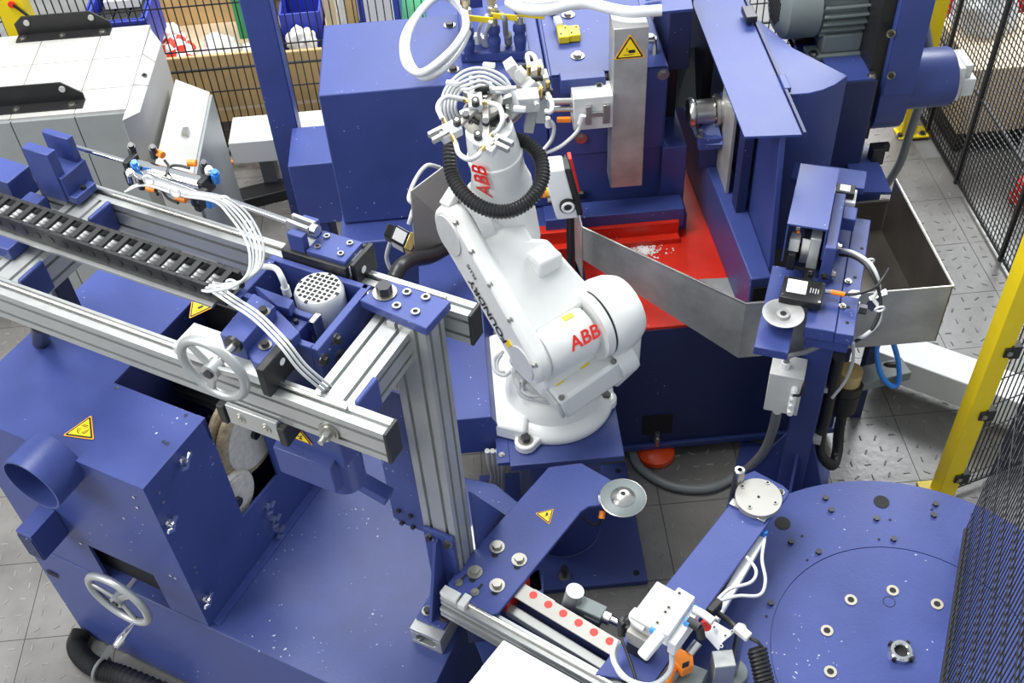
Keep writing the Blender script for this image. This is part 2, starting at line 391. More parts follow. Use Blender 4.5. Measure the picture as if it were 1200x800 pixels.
# ---------------------------------------------------------------- crates and bins behind the fence
def crate(name, label, cat, x0, x1, y0, y1, z0, z1, th, m, bevel=.006, rim=0, group=None):
    t = thing(name, label, cat, ((x0+x1)/2, (y0+y1)/2, z0), group)
    b = MB(); b.box(x0+th, x1-th, y0+th, y1-th, z0, z0+th); part('bottom', b, m, t)
    for nm, q in (('front_board', (x0, x1, y0, y0+th)), ('back_board', (x0, x1, y1-th, y1)), ('side_board', (x0, x0+th, y0+th, y1-th)), ('side_board', (x1-th, x1, y0+th, y1-th))):
        b = MB(); b.box(*q, z0, z1)
        if rim: b.box(q[0]-rim, q[1]+rim, q[2]-rim, q[3]+rim, z1-.03, z1)
        part(nm, b, m, t, bevel)
    return t
def pallet(label, x0, x1, y0, y1):
    t = thing('pallet', label, 'pallet', ((x0+x1)/2, (y0+y1)/2, 0))
    for k in range(3):
        y = y0+(y1-y0-.08)*k/2; b = MB(); b.box(x0, x1, y, y+.08, .0, .09); part('runner', b, 'wood', t)
    b = MB(); b.box(x0, x1, y0, y1, .09, .115); part('deck', b, 'wood_pale', t)
pallet('wooden pallet under the wide plywood crate behind the fence', -2.3, -1.33, 6.62, 7.6)
crate('plywood_crate', 'wide plywood crate of plastic bags behind the fence, left of the blue post', 'crate', -2.3, -1.33, 6.62, 7.6, .115, .52, .03, 'wood')
pallet('wooden pallet under the narrow plywood crate right of the blue post', -1.28, -.92, 6.62, 7.3)
crate('plywood_crate', 'narrow plywood crate behind the fence, right of the tall blue post', 'crate', -1.28, -.92, 6.62, 7.3, .115, .50, .03, 'wood')
crate('plywood_crate', 'tall plywood crate furthest back, behind the crate of plastic bags', 'crate', -2.4, -1.2, 7.75, 8.7, .0, .95, .04, 'wood')
crate('blue_bin', 'blue plastic bin with black and white stock beside the grey cabinet top', 'bin', -2.42, -2.02, 6.55, 7.0, .55, .86, .02, 'blue_bin', rim=.01)
solo('bin_stand', 'pale wooden box under the blue plastic bin behind the grey cabinet', 'box', MB().box(-2.62, -2.34, 6.5, 7.2, .0, .54), 'wood_pale', (-2.5, 6.8, 0), .005)
solo('bin_stand', 'low wooden box carrying the front of the blue plastic bin', 'box', MB().box(-2.33, -2.31, 6.5, 7.0, .0, .54), 'wood_pale', (-2.3, 6.8, 0))
for k in range(3):
    x = -2.36+k*.1; solo('stock_block', ['black foam block in the blue bin, left', 'black foam block in the blue bin, middle', 'black foam block in the blue bin, right'][k], 'block', MB().box(x, x+.09, 6.62, 6.93, .575, .80), 'black', (x+.045, 6.8, .575), .006, group='foam blocks in the blue bin')
solo('white_box', 'white carton lying across the foam blocks in the blue bin', 'box', MB().box(-2.33, -2.1, 6.82, 6.93, .801, .86), 'white_plastic', (-2.2, 6.87, .8), .004)
def lumps(name, label, cat, c, r, n, m, seed, sq=(1, 1, .5)):
    q = random.Random(seed); bm = bmesh.new()
    bmesh.ops.create_icosphere(bm, subdivisions=4, radius=1)
    for v in bm.verts:
        k = 1+.35*noise.noise(v.co*1.6+V((seed, 0, 0)))+.16*noise.noise(v.co*5+V((0, seed, 0)))
        v.co = V((v.co.x*r*sq[0]*k, v.co.y*r*sq[1]*k, max(-.42, v.co.z)*r*sq[2]*k))
        v.co *= SC
    me = bpy.data.meshes.new(name); bm.to_mesh(me); bm.free(); me.materials.append(M[m])
    for p in me.polygons: p.use_smooth = True
    o = link(name, me, None, c); o['label'] = label; o['category'] = cat; return o
def checked():
    m = M['paper'].copy(); m.name = 'checked'; n = m.node_tree.nodes; L = m.node_tree.links
    g = n.new('ShaderNodeTexCoord'); c = n.new('ShaderNodeTexChecker'); c.inputs['Scale'].default_value = 24
    c.inputs['Color1'].default_value = (.75, .04, .02, 1); c.inputs['Color2'].default_value = (.8, .78, .76, 1)
    L.new(g.outputs['Object'], c.inputs['Vector']); L.new(c.outputs[0], n['Principled BSDF'].inputs['Base Color']); M['checked'] = m
checked()
lumps('plastic_bag', 'red and white checked bag lying in the wide plywood crate', 'bag', (-2.03, 6.93, .33), .19, 0, 'checked', 3, (1, .8, .8))
lumps('plastic_bag', 'pale cream plastic bag in the middle of the wide plywood crate', 'bag', (-1.74, 7.1, .26), .14, 0, 'paper', 5, (.9, 1.2, .8))
lumps('plastic_bag', 'white plastic bag at the right end of the wide plywood crate', 'bag', (-1.49, 7.0, .26), .11, 0, 'white_plastic', 8, (.8, 1.2, .9))
lumps('plastic_bag', 'small white bag behind the red checked bag', 'bag', (-2.13, 7.3, .31), .10, 0, 'white_plastic', 18, (1, .9, .8))
lumps('dark_pouch', 'dark grey pouch between the two pale bags', 'pouch', (-1.62, 6.80, .22), .05, 0, 'motor_grey', 9, (1.2, 1, .8))
solo('green_box', 'small green box at the right of the wide plywood crate', 'box', MB().box(-1.62, -1.38, 7.3, 7.5, .15, .56), 'green', (-1.5, 7.4, .15), .005)
for k in range(2):
    solo('steel_rod', ['grey steel rod lying across the wide crate, nearer', 'grey steel rod lying across the wide crate, further'][k], 'rod', MB().cyl((-2.1+.1*k, 7.52+.06*k, .54), (-1.25, 7.58+.06*k, .54), .018), 'motor_grey', (-1.7, 7.55+.06*k, .52))
crate('blue_bin', 'blue plastic bin in the narrow plywood crate', 'bin', -1.24, -.96, 6.9, 7.25, .30, .62, .015, 'blue_bin')
lumps('plastic_bag', 'crumpled clear bag in front of the blue bin in the narrow crate', 'bag', (-1.1, 6.76, .47), .10, 0, 'white_plastic', 21, (1, .8, 1.2))
for k in range(3):
    crate('grey_bin', ['light grey stacking bin, lowest of the stack behind the narrow crate', 'light grey stacking bin, middle of the stack behind the narrow crate', 'light grey stacking bin, topmost of the stack behind the narrow crate'][k], 'bin', -1.36, -.93, 7.4, 7.9, .25*k, .25*k+.24, .015, 'cabinet', group='grey stacking bins', rim=.008)
solo('wooden_board', 'narrow pale wooden board standing upright beside the grey stacking bins', 'board', MB().box(-.90, -.83, 6.7, 6.78, 0, 1.3), 'wood_pale', (-.86, 6.74, 0))
solo('wooden_board', 'darker wooden board standing upright behind the pale one', 'board', MB().box(-.80, -.72, 7.0, 7.06, 0, 1.3), 'wood', (-.76, 7.03, 0))
pz = Q(446, 20, 1, 6.5); solo('white_post', 'broad white upright post behind the blue grinding machine', 'post', MB().box(pz.x-.09, pz.x+.085, 6.45, 6.55, 0, 1.9), 'white_plastic', (pz.x, 6.5, 0), .004)
crate('blue_bin', 'dark blue stacking bin left of the white post', 'bin', -.70, -.42, 6.9, 7.3, .45, .75, .015, 'blue_bin', rim=.01)
solo('green_crate', 'green plastic crate under the blue bins behind the white post', 'crate', MB().box(-.72, .25, 6.9, 7.35, .0, .44), 'green', (-.2, 7.1, 0), .01)
crate('blue_bin', 'dark blue stacking bin right of the white post', 'bin', -.16, .22, 6.9, 7.3, .45, .75, .015, 'blue_bin', rim=.01)
lumps('plastic_bag', 'pale green sack beside the green crate', 'sack', (-.62, 6.6, .28), .17, 0, 'green_pale', 31, (1, .7, 1.6))
solo('orange_board', 'orange board leaning behind the coiled white hose', 'board', MB().beam((.12, 6.7, 0), (.14, 6.75, 1.0), .10, .02, (0, 1, 0)), 'orange', (.13, 6.7, 0))
# black floor strip, rubber channel and orange rope behind the cable tray
solo('black_floor_strip', 'black strip on the floor behind the white cable tray', 'mat', MB().box(-2.2, -.4, 6.22, 6.58, .001, .03), 'rubber', (-1.2, 6.4, 0), .005)  # black strip covering the dark floor zone between fence and crates
b = MB(); b.beam(P(215, 250, .04), P(345, 218, .04), .14, .075); solo('rubber_channel', 'black rubber channel on the floor behind the gantry rail', 'channel', b, 'rubber', P(280, 235, 0), .008)
solo('packing_sheet', 'pale packing sheet filling the bottom of the wide plywood crate', 'sheet', MB().box(-2.265, -1.365, 6.655, 7.565, .15, .235), 'wood_pale', (-1.8, 7.1, .15), .004)
b = MB(); b.tube([(-2.2, 6.08, .03), (-1.5, 6.09, .04), (-1.1, 6.1, .09), (-.5, 6.12, .12)], .018, rib=.2, sub=14); solo('orange_rope', 'orange twisted rope lying along the foot of the back fence', 'rope', b, 'orange', (-1.2, 5.96, 0))
# red machine and pale crate seen through the right fence
t = thing('red_crate', 'red steel container with a white sack behind the right mesh fence', 'container', (3.6, 6.5, 0))
b = MB(); b.box(3.1, 4.5, 6.25, 6.31, .0, .75); part('front_panel', b, 'red_bright', t); b = MB(); b.box(3.1, 4.5, 7.2, 7.26, 0, .75); part('back_panel', b, 'red_bright', t)
b = MB(); b.box(3.1, 3.16, 6.31, 7.2, 0, .75); part('side_panel', b, 'red_bright', t); b = MB(); b.box(3.16, 4.5, 6.31, 7.2, .2, .3); part('bottom', b, 'dark', t)
lumps('plastic_bag', 'large white sack bulging out of the red container', 'sack', P(1150, 24, .62), .24, 0, 'white_plastic', 41, (.8, .8, 1.1))
t = thing('plywood_crate', 'pale plywood crate with dark base behind the right mesh fence', 'crate', (3.6, 5.8, 0))
b = MB(); b.box(3.02, 4.4, 5.55, 6.15, .16, .62); part('body', b, 'wood_pale', t, .004); b = MB(); b.box(3.05, 4.4, 5.6, 6.1, .0, .16); part('base', b, 'black', t)
pz = P(1143, 285-60, .1); lumps('red_bucket', 'small red bundle on the floor behind the right mesh fence', 'bundle', (3.28, 5.05, .06), .13, 0, 'red_bright', 51, (.6, .6, .9))
for k, (x, y, lb) in enumerate([(3.35, 4.6, 'white carton nearest behind the right mesh fence'), (3.42, 5.08, 'white carton further back behind the right mesh fence')]):
    solo('white_carton', lb, 'carton', MB().box(x, x+.6, y, y+.42, 0, .45+.2*k), 'white_plastic', (x+.25, y+.2, 0), .006)
# ---------------------------------------------------------------- white cable trays
t = thing('cable_tray', 'white square cable tray on legs between the grey cabinet and the tall blue post', 'cable tray', (-1.2, 5.9, 0))
b = MB(); b.box(-1.50, .2, 5.72, 6.0, .28, .44); part('channel', b, 'white_plastic', t, .006)
b = MB(); b.box(-1.36, -1.27, 5.78, 5.90, .001, .28); part('leg', b, 'pipe_grey', t, .004)
for k in range(2):
    b = MB(); b.tube([(-1.49, 5.8, .36), (-1.6, 5.76, .30), (-1.66-.05*k, 5.7, .15), (-1.62-.06*k, 5.6, .02)], .014); solo('grey_cable', ['thick grey cable dropping from the left end of the white cable tray', 'second grey cable hanging from the left end of the white cable tray'][k], 'cable', b, 'pipe_grey', (-1.6, 5.7, 0))
A = P(1055, 400, .30); B_ = P(1160, 437, .30)
t = thing('cable_tray', 'white square cable duct on the floor between the steel tray and the yellow post', 'cable tray', (2.3, 3.6, 0))
b = MB(); d = (B_-A).normalized(); A2 = A-d*.1; B2 = B_+d*1.2; sd = V((d.y, -d.x, 0)); o_ = sd*(.0)
b.beam((A2.x, A2.y, .185), (B2.x, B2.y, .185), .19, .17); part('channel', b, 'white_plastic', t, .006)
b = MB(); b.beam((A2.x+.1, A2.y-.02, .05), (A2.x+.1, A2.y+.1, .05), .08, .098); part('leg', b, 'pipe_grey', t)
# ================================================================ GREY CABINETS (left rear)
CT = 1.3
t = thing('electrical_cabinet', 'large light grey electrical cabinet with black lifting brackets on its top', 'cabinet', (-2.1, 5.25, 0))
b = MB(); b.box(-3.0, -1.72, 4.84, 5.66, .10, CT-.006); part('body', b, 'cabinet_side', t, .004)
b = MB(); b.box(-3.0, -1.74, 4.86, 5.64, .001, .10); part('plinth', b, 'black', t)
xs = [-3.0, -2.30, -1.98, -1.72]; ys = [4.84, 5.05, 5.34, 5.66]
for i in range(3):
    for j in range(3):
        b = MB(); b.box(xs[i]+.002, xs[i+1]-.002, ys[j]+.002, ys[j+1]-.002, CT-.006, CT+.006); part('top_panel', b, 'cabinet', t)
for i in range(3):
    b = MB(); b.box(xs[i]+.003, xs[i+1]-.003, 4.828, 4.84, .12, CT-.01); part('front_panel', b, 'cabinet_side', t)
def bracket(x0, x1, y, parent):
    b = MB(); n = 5; hh = .12
    b.plate([(x0, y, CT+.006), (x1, y, CT+.006), (x1, y, CT+.05), (x1-.09, y, CT+hh), (x0+.05, y, CT+hh), (x0, y, CT+.08)], .008)
    b.box(x0, x1, y-.07, y, CT+.006, CT+.014); part('lifting_bracket', b, 'black', parent)
    for k in range(3): bolt(parent, (x0+(x1-x0)*(.07+.42*k), y-.04, CT+.014), r=.013, h=.008, m='bolt_bright')
    for xx in (x0+.07, x1-.09):
        b = MB(); b.cyl((xx, y-.001, CT+.085), (xx, y-.0095, CT+.085), .016, n=16); part('bracket_hole', b, 'cabinet', parent)
a0 = P(22, 42, CT+.01); a1 = P(132, 30, CT+.01); bracket(a0.x, a1.x, a0.y, t)
a0 = P(-60, 145, CT+.01); a1 = P(92, 140, CT+.01); bracket(a0.x, a1.x, 4.95, t)
# side enclosure with sloping top
t = thing('electrical_cabinet', 'narrow grey side enclosure with a sloping lid joined to the large cabinet', 'cabinet', (-1.62, 5.2, 0))
def wedge(b, x0, x1, y0, y1, z0, za, zb):
    b.hexa([(x0, y0, z0), (x1, y0, z0), (x1, y1, z0), (x0, y1, z0)], [(x0, y0, za), (x1, y0, zb), (x1, y1, zb), (x0, y1, za)]); return b
wq = [P(143, 141, 1.30), P(164, 131, 1.27), P(189, 50, 1.27), P(176, 33, 1.30)]
b = MB(); b.hexa([(p.x, p.y, .12) for p in wq], wq); part('body', b, 'cabinet', t, .003)
b = MB(); b.box(-1.71, -1.66, 4.95, 5.5, .001, .12); part('plinth', b, 'black', t)
for f_ in (.36, .70):
    q0_, q1_ = wq[0].lerp(wq[3], f_), wq[1].lerp(wq[2], f_); b = MB(); b.beam(q0_, q1_, .004, .003); part('lid_seam', b, 'slot', t)
bolt(t, (wq[0].lerp(wq[2], .55))+V((0, 0, .002)), r=.01, h=.006)
t = thing('electrical_cabinet', 'lower grey cabinet with a bright sloping lid beside the cable tray', 'cabinet', (-1.5, 5.1, 0))
part('body', wedge(MB(), -1.605, -1.44, 4.60, 5.42, .02, 1.10, 1.0), 'cabinet', t, .003)
b = MB(); b.box(-1.44, -1.425, 4.62, 5.40, .02, .995); part('side_door', b, 'cabinet_side', t, .002)
b = MB(); b.box(-1.52, -1.49, 4.95, 5.0, 1.035, 1.065); part('latch', b, 'steel', t)
# ================================================================ TALL BLUE POST + BOX
t = thing('steel_post', 'tall square blue steel post in front of the plywood crates', 'post', (-1.07, 5.2, 0))
b = MB(); b.box(-1.105, -.955, 5.16, 5.28, .012, 3.2); part('upright', b, 'blue', t, .006)
b = MB(); b.box(-1.16, -.90, 5.10, 5.34, .001, .012); part('foot_plate', b, 'blue', t)
p0 = Q(337, 195, 1, 4.80); p1 = Q(396, 188, 1, 4.80)
t = thing('junction_housing', 'square blue housing between the tall blue post and the grinding machine', 'housing', (-.9, 5.0, .45))
b = MB(); b.box(p0.x, -.67, 4.80, 5.15, .50, p0.z); part('body', b, 'blue', t, .006)
b = MB(); b.box(p0.x, p0.x+.14, 4.86, 5.1, .001, .50); part('leg', b, 'blue', t, .006)
# ================================================================ BLUE GRINDING MACHINE (rear centre)
BZ = 1.72
t = thing('grinding_machine', 'large blue box-shaped grinding machine housing behind the robot', 'machine', (.1, 4.6, 0)); GM = t
b = MB(); b.box(-.655, .34, 4.17, 4.76, 1.0, BZ); part('housing', b, 'blue', t, .006)
b = MB(); b.box(.345, .875, 4.165, 5.6, 1.0, BZ+.002); part('housing', b, 'blue', t, .006)
b = MB(); b.box(-.2, .34, 4.80, 5.6, .5, 1.35); part('rear_housing', b, 'blue', t, .006)
b = MB(); b.box(-.67, .98, 4.03, 5.6, .02, .99); part('machine_base', b, 'blue', t, .008)
b = MB(); b.box(.36, .865, 4.155, 4.165, 1.30, BZ+.01); b.box(.36, .865, 4.155, 4.9, BZ+.002, BZ+.012); part('access_cover', b, 'blue', t, .002)
for px, py in ((709, 92), (777, 87), (681, 162), (681, 228)):
    q = Q(px, py, 1, 4.155); bolt(t, q, axis=(0, -1, 0), r=.018, h=.01, m='bolt_bright')
for px, py in ((666, 18), (677, 66), (762, 45)):
    q = P(px, py, BZ+.013); bolt(t, q, r=.02, h=.012, m='bolt_bright')
for px, py in ((527, 30), (531, 82)): bolt(t, P(px, py, BZ), r=.018, h=.012)
# ledge + red frame under right part
b = MB(); b.box(.30, .955, 3.99, 4.10, .95, 1.06); part('front_ledge', b, 'blue', t, .004)
b = MB(); b.box(.86, .975, 4.12, 4.5, .95, 1.32); part('side_trough', b, 'blue', t, .004)
b = MB(); b.box(-.2, .93, 3.97, 4.028, .93, .998); b.box(-.2, .93, 3.93, 4.05, .84, .93); part('red_frame', b, 'red', t, .003)
b = MB(); b.box(.07, .42, 3.955, 3.97, .38, .84); part('front_cover', b, 'navy', t)
# stainless column with sign
t = thing('guard_column', 'tall stainless steel square guard column with a hand hazard sign', 'column', (.77, 3.9, 1.06))
x0 = Q(717.5, 120, 1, 4.02).x; x1 = Q(757, 120, 1, 4.02).x; zt = Q(737, 33, 1, 4.02).z; zb = Q(735, 219, 1, 4.02).z
b = MB(); b.box(x0, x1, 4.02, 4.145, zb, zt); part('column', b, 'stainless', t, .004)
warn(t, Q(738, 59, 1, 4.02), (1, 0, 0), (0, 0, 1), .135, 'hand', label='triangular yellow sign with a hand symbol')
# handle
b = MB(); q = P(757, 62, BZ+.01); b.tube([q+V((-.04, 0, .0)), q+V((-.035, 0, .05)), q+V((.02, 0, .06)), q+V((.035, -.0, .04)), q+V((.035, -.02, -.01))], .012); part('bent_handle', b, 'steel', GM)
# actuator left of the column
t = thing('linear_actuator', 'aluminium slide cylinder with two rods left of the stainless column', 'actuator', (.5, 4.05, 1.45))
def qy(px, py, y=4.06): return Q(px, py, 1, y)
a0 = qy(670, 107); a1 = qy(716, 140)
b = MB(); b.box(a0.x, a1.x, 4.0, 4.12, a1.z, a0.z); part('cylinder_body', b, 'robot_grey', t, .003)
b = MB(); c0 = qy(684, 114); c1 = qy(712, 133); b.box(c0.x, c0.x+.025, 3.985, 4.0, c1.z, c0.z); b.box(c1.x-.03, c1.x, 3.985, 4.0, c1.z, c0.z); b.box(c0.x, c1.x, 3.99, 4.0, (c0.z+c1.z)/2-.012, (c0.z+c1.z)/2+.012); part('clamp_frame', b, 'steel', t, .002)
for py in (114, 123):
    b = MB(); e0 = qy(640, py); e1 = qy(672, py); b.cyl((e0.x-.02, 4.03, e0.z), (e1.x+.02, 4.03, e1.z), .014); part('piston_rod', b, 'steel', t)
b = MB(); e0 = qy(658, 99); e1 = qy(711, 111); b.box(e0.x, e1.x, 4.09, 4.155, e1.z, e0.z); part('mounting_bar', b, 'blue', t, .003)
b = MB(); e0 = qy(651, 131); b.beam(e0+V((0, -.06, 0)), e0+V((.06, -.06, -.005)), .016, .022); part('sensor', b, 'orange', t, .002)
bolt(t, qy(702, 101, 4.09), axis=(0, -1, 0), r=.014)
for k, (pp) in enumerate((((683, 135), (678, 152), (662, 168), (648, 176), (632, 181)), ((641, 138), (649, 148), (646, 164), (633, 180)))):
    b = MB(); b.tube([qy(x, y, 3.98) for x, y in pp], .009); b.cyl(qy(*pp[0], 3.98), qy(pp[0][0]-(3 if k == 0 else -2), pp[0][1]+10, 3.98), .015)
    solo('air_hose', ['white air hose curving left from the slide cylinder', 'white air hose dropping from the gripper beside the slide cylinder'][k], 'hose', b, 'tube_white', qy(*pp[2], 3.98))
# yellow plug blocks
t = thing('plug_pair', 'two yellow plug blocks on top of the blue grinding machine', 'plug', P(665, 44, BZ+.012))
for (x0_, x1_, y0_, y1_) in ((655, 665, 37, 52), (667, 678, 37, 50)):
    a = P(x0_, y1_, BZ+.014); c = P(x1_, y0_, BZ+.014); b = MB(); b.box(a.x, c.x, a.y, c.y, BZ+.0135, BZ+.05); part('plug', b, 'yellow', t, .005)
    for fx, fy in ((.25, .25), (.75, .75)):
        hole(t, (a.x+(c.x-a.x)*fx, a.y+(c.y-a.y)*fy, BZ+.051), .005)
b = MB(); b.tube([P(657, 36, BZ+.03), P(655, 28, BZ+.04), P(649, 15, BZ+.03), P(640, 5, BZ+.03)], .011); part('cable', b, 'black', t)
b = MB(); b.beam(P(656, 30, BZ+.05), P(652, 22, BZ+.05), .03, .03); part('cable_clamp', b, 'white_plastic', t, .003)
# manifold with three valves
t = thing('valve_manifold', 'blue manifold block with three brass ball valves and yellow levers', 'manifold', P(580, 70, BZ))
a = P(541, 76, BZ); c = P(621, 69, BZ)
b = MB(); b.hexa([(a.x, 4.33, BZ+.001), (c.x, 4.30, BZ+.001), (c.x, 4.72, BZ+.001), (a.x, 4.72, BZ+.001)], [(a.x, 4.33, BZ+.05), (c.x, 4.30, BZ+.05), (c.x, 4.72, BZ+.05), (a.x, 4.72, BZ+.05)]); part('block', b, 'blue', t, .008)
MZ = BZ+.05
for k, (px, py) in enumerate(((550, 62), (580, 59), (610, 57))):
    c = P(px, py, MZ); b = MB(); b.lathe([(r_*.72, h_*.8) for r_, h_ in [(0, 0), (.032, 0), (.036, .03), (.040, .05), (.040, .075), (.033, .085), (.033, .105), (.041, .115), (.041, .14), (.034, .16), (0, .16)]], c, n=20); part('blue_fitting', b, 'blue', t)
    b = MB(); b.lathe([(r_*.78, h_*.8) for r_, h_ in [(0, .16), (.028, .16), (.028, .2), (.022, .205), (.022, .22), (.03, .225), (.03, .27), (.02, .275), (.02, .29), (.026, .295), (.026, .33), (0, .33)]], c, n=12); vb = part('ball_valve', b, 'steel', t)
    b = MB(); b.lathe([(r_*.8, h_*.8) for r_, h_ in [(.0, .29), (.0275, .295), (.0275, .325), (0, .328)]], c, n=6); b.lathe([(0, .262), (.016, .262), (.016, .31), (0, .31)], c, n=12); part('brass_nut', b, 'brass', vb)
    b = MB(); s = c+V((.0, -.02, .19)); b.cyl(s, s+V((0, -.02, 0)), .012); part('valve_stem', b, 'steel', vb)
    b = MB()
    lever = s+V((.05 if k else .06, -.025, -.005)); b.ob(lever, (.055, -.01, -.006), (0, .004, 0), (.0, .0, .014)); part('lever', b, 'yellow', vb, .003)
# coiled clear hose
b = MB()
ps = [(548, 26), (538, 8), (517, -5), (494, 12), (475, 40), (473, 65), (480, 80), (495, 85), (515, 72), (535, 52), (546, 30), (540, 5), (523, -8), (500, 5), (482, 30), (476, 55), (483, 78), (497, 90), (517, 82), (537, 60), (548, 38)]
b.tube([P(x, y, 1.98-.012*abs(i-10)/2) for i, (x, y) in enumerate(ps)], .017, n=12)
solo('clear_hose', 'clear white hose coiled twice beside the left ball valve', 'hose', b, 'tube_clear', P(510, 50, 1.8))
b = MB(); b.tube([P(x, y, 2.05) for x, y in ((596, 2), (612, 10), (640, 12), (668, 6), (690, 4), (715, 10), (740, 14), (775, 12))], .024, n=12)
solo('clear_hose', 'thick clear hose running right above the valves', 'hose', b, 'tube_clear', P(680, 6, 2.0))
b = MB(); b.tube([P(x, y, 2.05) for x, y in ((597, -3), (630, 2), (660, -1), (700, -2))], .02, n=10); solo('printed_hose', 'second clear hose with dark print behind the thick one', 'hose', b, 'tube_clear', P(650, 0, 2.0))
b = MB(); b.tube([P(585, 14, 1.95), P(591, 22, 1.95), P(593, 40, 1.85), P(596, 50, 1.8)], .012); b.cyl(P(595, 40, 1.85), P(596, 50, 1.78), .018); solo('grey_hose', 'short grey hose with a screw end between the middle and right valves', 'hose', b, 'pipe_grey', P(593, 40, 1.8))
for k, pp in enumerate((((571, 18), (563, 32), (560, 45)), ((575, 25), (570, 36), (570, 48)))):
    b = MB(); b.tube([P(x, y, 1.95-.08*i) for i, (x, y) in enumerate(pp)], .01); q = P(*pp[2], 1.79); b.cyl(q+V((0, 0, .02)), q-V((0, 0, .02)), .022, n=8)
    solo('air_hose', ['white hose with a knurled end beside the left valve', 'white hose with a knurled end beside the middle valve'][k], 'hose', b, 'tube_white', q)
b = MB(); b.box(-.02, .1, 4.85, 4.97, 1.35, 2.2); solo('blue_column', 'short blue column rising behind the ball valves', 'column', b, 'blue', (.04, 4.9, 1.35), .004)
# flap at upper right
t = thing('machine_flap', 'light blue horizontal flap above the stainless column at the top edge', 'flap', (.95, 4.3, 1.9))
FZ = 2.0
a = [P(752, 16, FZ), P(812, 10, FZ), P(800, -60, FZ), P(735, -55, FZ)]
b = MB(); b.plate(a, .012); part('flap', b, 'blue', t)
b = MB(); b.box(.90, 1.0, 4.32, 4.7, 1.60, 1.96); part('side_plate', b, 'navy', t, .004)
b = MB(); q = P(762, 1, FZ+.006); b.beam(q+V((-.02, 0, .01)), q+V((.05, .01, .01)), .012, .012); part('cable_end', b, 'blue_tube', t)
b = MB(); b.box(.885, .96, 4.36, 4.55, 1.3, 1.6); solo('black_cover', 'black block on the right side of the grinding machine', 'block', b, 'black', (.92, 4.4, 1.3), .004)
# ================================================================ MACHINE BODY BELOW THE RED TRAY
t = BG = thing('belt_grinding_machine', 'tall blue belt grinding machine with a red catch tray and light roof plate', 'machine', (1.2, 3.9, 0))
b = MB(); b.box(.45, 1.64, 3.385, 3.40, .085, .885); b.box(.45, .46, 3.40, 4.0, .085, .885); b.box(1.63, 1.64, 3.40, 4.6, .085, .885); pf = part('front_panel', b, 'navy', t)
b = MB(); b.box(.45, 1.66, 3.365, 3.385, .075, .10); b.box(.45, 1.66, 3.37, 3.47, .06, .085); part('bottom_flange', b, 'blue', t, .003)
a = Q(754, 488, 1, 3.383); c = Q(787, 506, 1, 3.383)
b = MB(); b.box(a.x, c.x, 3.379, 3.386, c.z, a.z); part('foot_opening', b, 'dark', t)
q = (a+c)/2; b = MB(); b.cyl((q.x, 3.374, .09), (q.x, 3.374, .19), .012); b.cyl((q.x, 3.374, .12), (q.x, 3.374, .15), .02, n=6); part('levelling_bolt', b, 'steel', t)
b = MB(); b.box(.46, 1.12, 3.39, 4.05, .86, .90); part('red_tray', b, 'red', t)
b = MB(); b.box(.935, 1.12, 4.05, 5.0, .86, .90); part('red_tray', b, 'red', t)
b = MB(); b.plate([P(684, 262, .905), P(727, 287, .905), P(722, 255, .905), P(684, 256, .905)][::-1], .004); part('steel_corner_sheet', b, 'stainless', t)
b = MB(); b.plate([P(818, 327, .905), P(880, 358, .905), P(862, 325, .905)], .004); part('steel_corner_sheet', b, 'stainless', t)
t2 = thing('levelling_foot', 'orange-red round levelling foot under the dark blue machine body', 'foot', (q.x, 3.42, 0))
b = MB(); b.lathe([(0, .001), (.088, .001), (.096, .012), (.092, .035), (.07, .052), (0, .058)], (q.x, 3.385, 0), n=32); part('foot_pad', b, 'orange_red', t2)
# powder on the red tray
bm = bmesh.new(); r = random.Random(4); c = P(755, 293, .902); og = c.copy()
for i in range(420):
    rr = abs(r.gauss(0, 1)); an = r.uniform(0, 6.28); p = c+V((rr*.055*math.cos(an), rr*.035*math.sin(an), 0)); s = r.uniform(.002, .008)
    vs_ = [bm.verts.new(((p-og)+V((s*math.cos(k*2.1+an), s*math.sin(k*2.1+an), .0)))*SC) for k in range(3)]+[bm.verts.new(((p-og)+V((0, 0, s*.6)))*SC)]
    for f_ in ((0, 1, 3), (1, 2, 3), (2, 0, 3)): bm.faces.new([vs_[k] for k in f_])
me = bpy.data.meshes.new('powder'); bm.to_mesh(me); bm.free(); me.materials.append(M['powder']); o = link('white_powder', me, None, og); o['kind'] = 'stuff'; o['label'] = 'heap of white powder spilled on the red tray'; o['category'] = 'powder'
# ================================================================ STAINLESS GUARD SHEET
t = thing('guard_tray', 'bent stainless steel guard sheet around the red tray and the right side of the stand', 'guard', (1.5, 3.2, .9))
ZT = 1.25
Lp = P(683, 266, ZT); Cp = P(874, 355.5, ZT); Rp = P(1117.5, 335, ZT); Bp = P(1050, 210, ZT)
def drop(p, z): return V((p[0], p[1], z))
b = MB(); cb = P(867, 415, .93); b.plate([Lp, drop(Lp, 1.06), drop(Cp, .93), Cp], .006); part('front_left_sheet', b, 'stainless', t)
b = MB(); b.plate([Cp, drop(Cp, .93), drop(Rp, .93), Rp], .006); part('front_right_sheet', b, 'stainless', t)
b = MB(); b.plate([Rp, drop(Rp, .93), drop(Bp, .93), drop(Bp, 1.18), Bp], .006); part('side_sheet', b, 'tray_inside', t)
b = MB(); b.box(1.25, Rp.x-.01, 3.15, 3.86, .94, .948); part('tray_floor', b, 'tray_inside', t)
b = MB(); b.tube([Lp, Cp, Rp, Bp], .004, n=6, sub=1); part('rim', b, 'steel', t)
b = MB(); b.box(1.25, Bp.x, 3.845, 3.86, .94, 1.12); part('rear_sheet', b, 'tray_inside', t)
for x in (1.35, 1.78):
    b = MB(); b.box(x, x+.05, 3.5, 3.55, .001, .94); part('support_leg', b, 'navy', t)
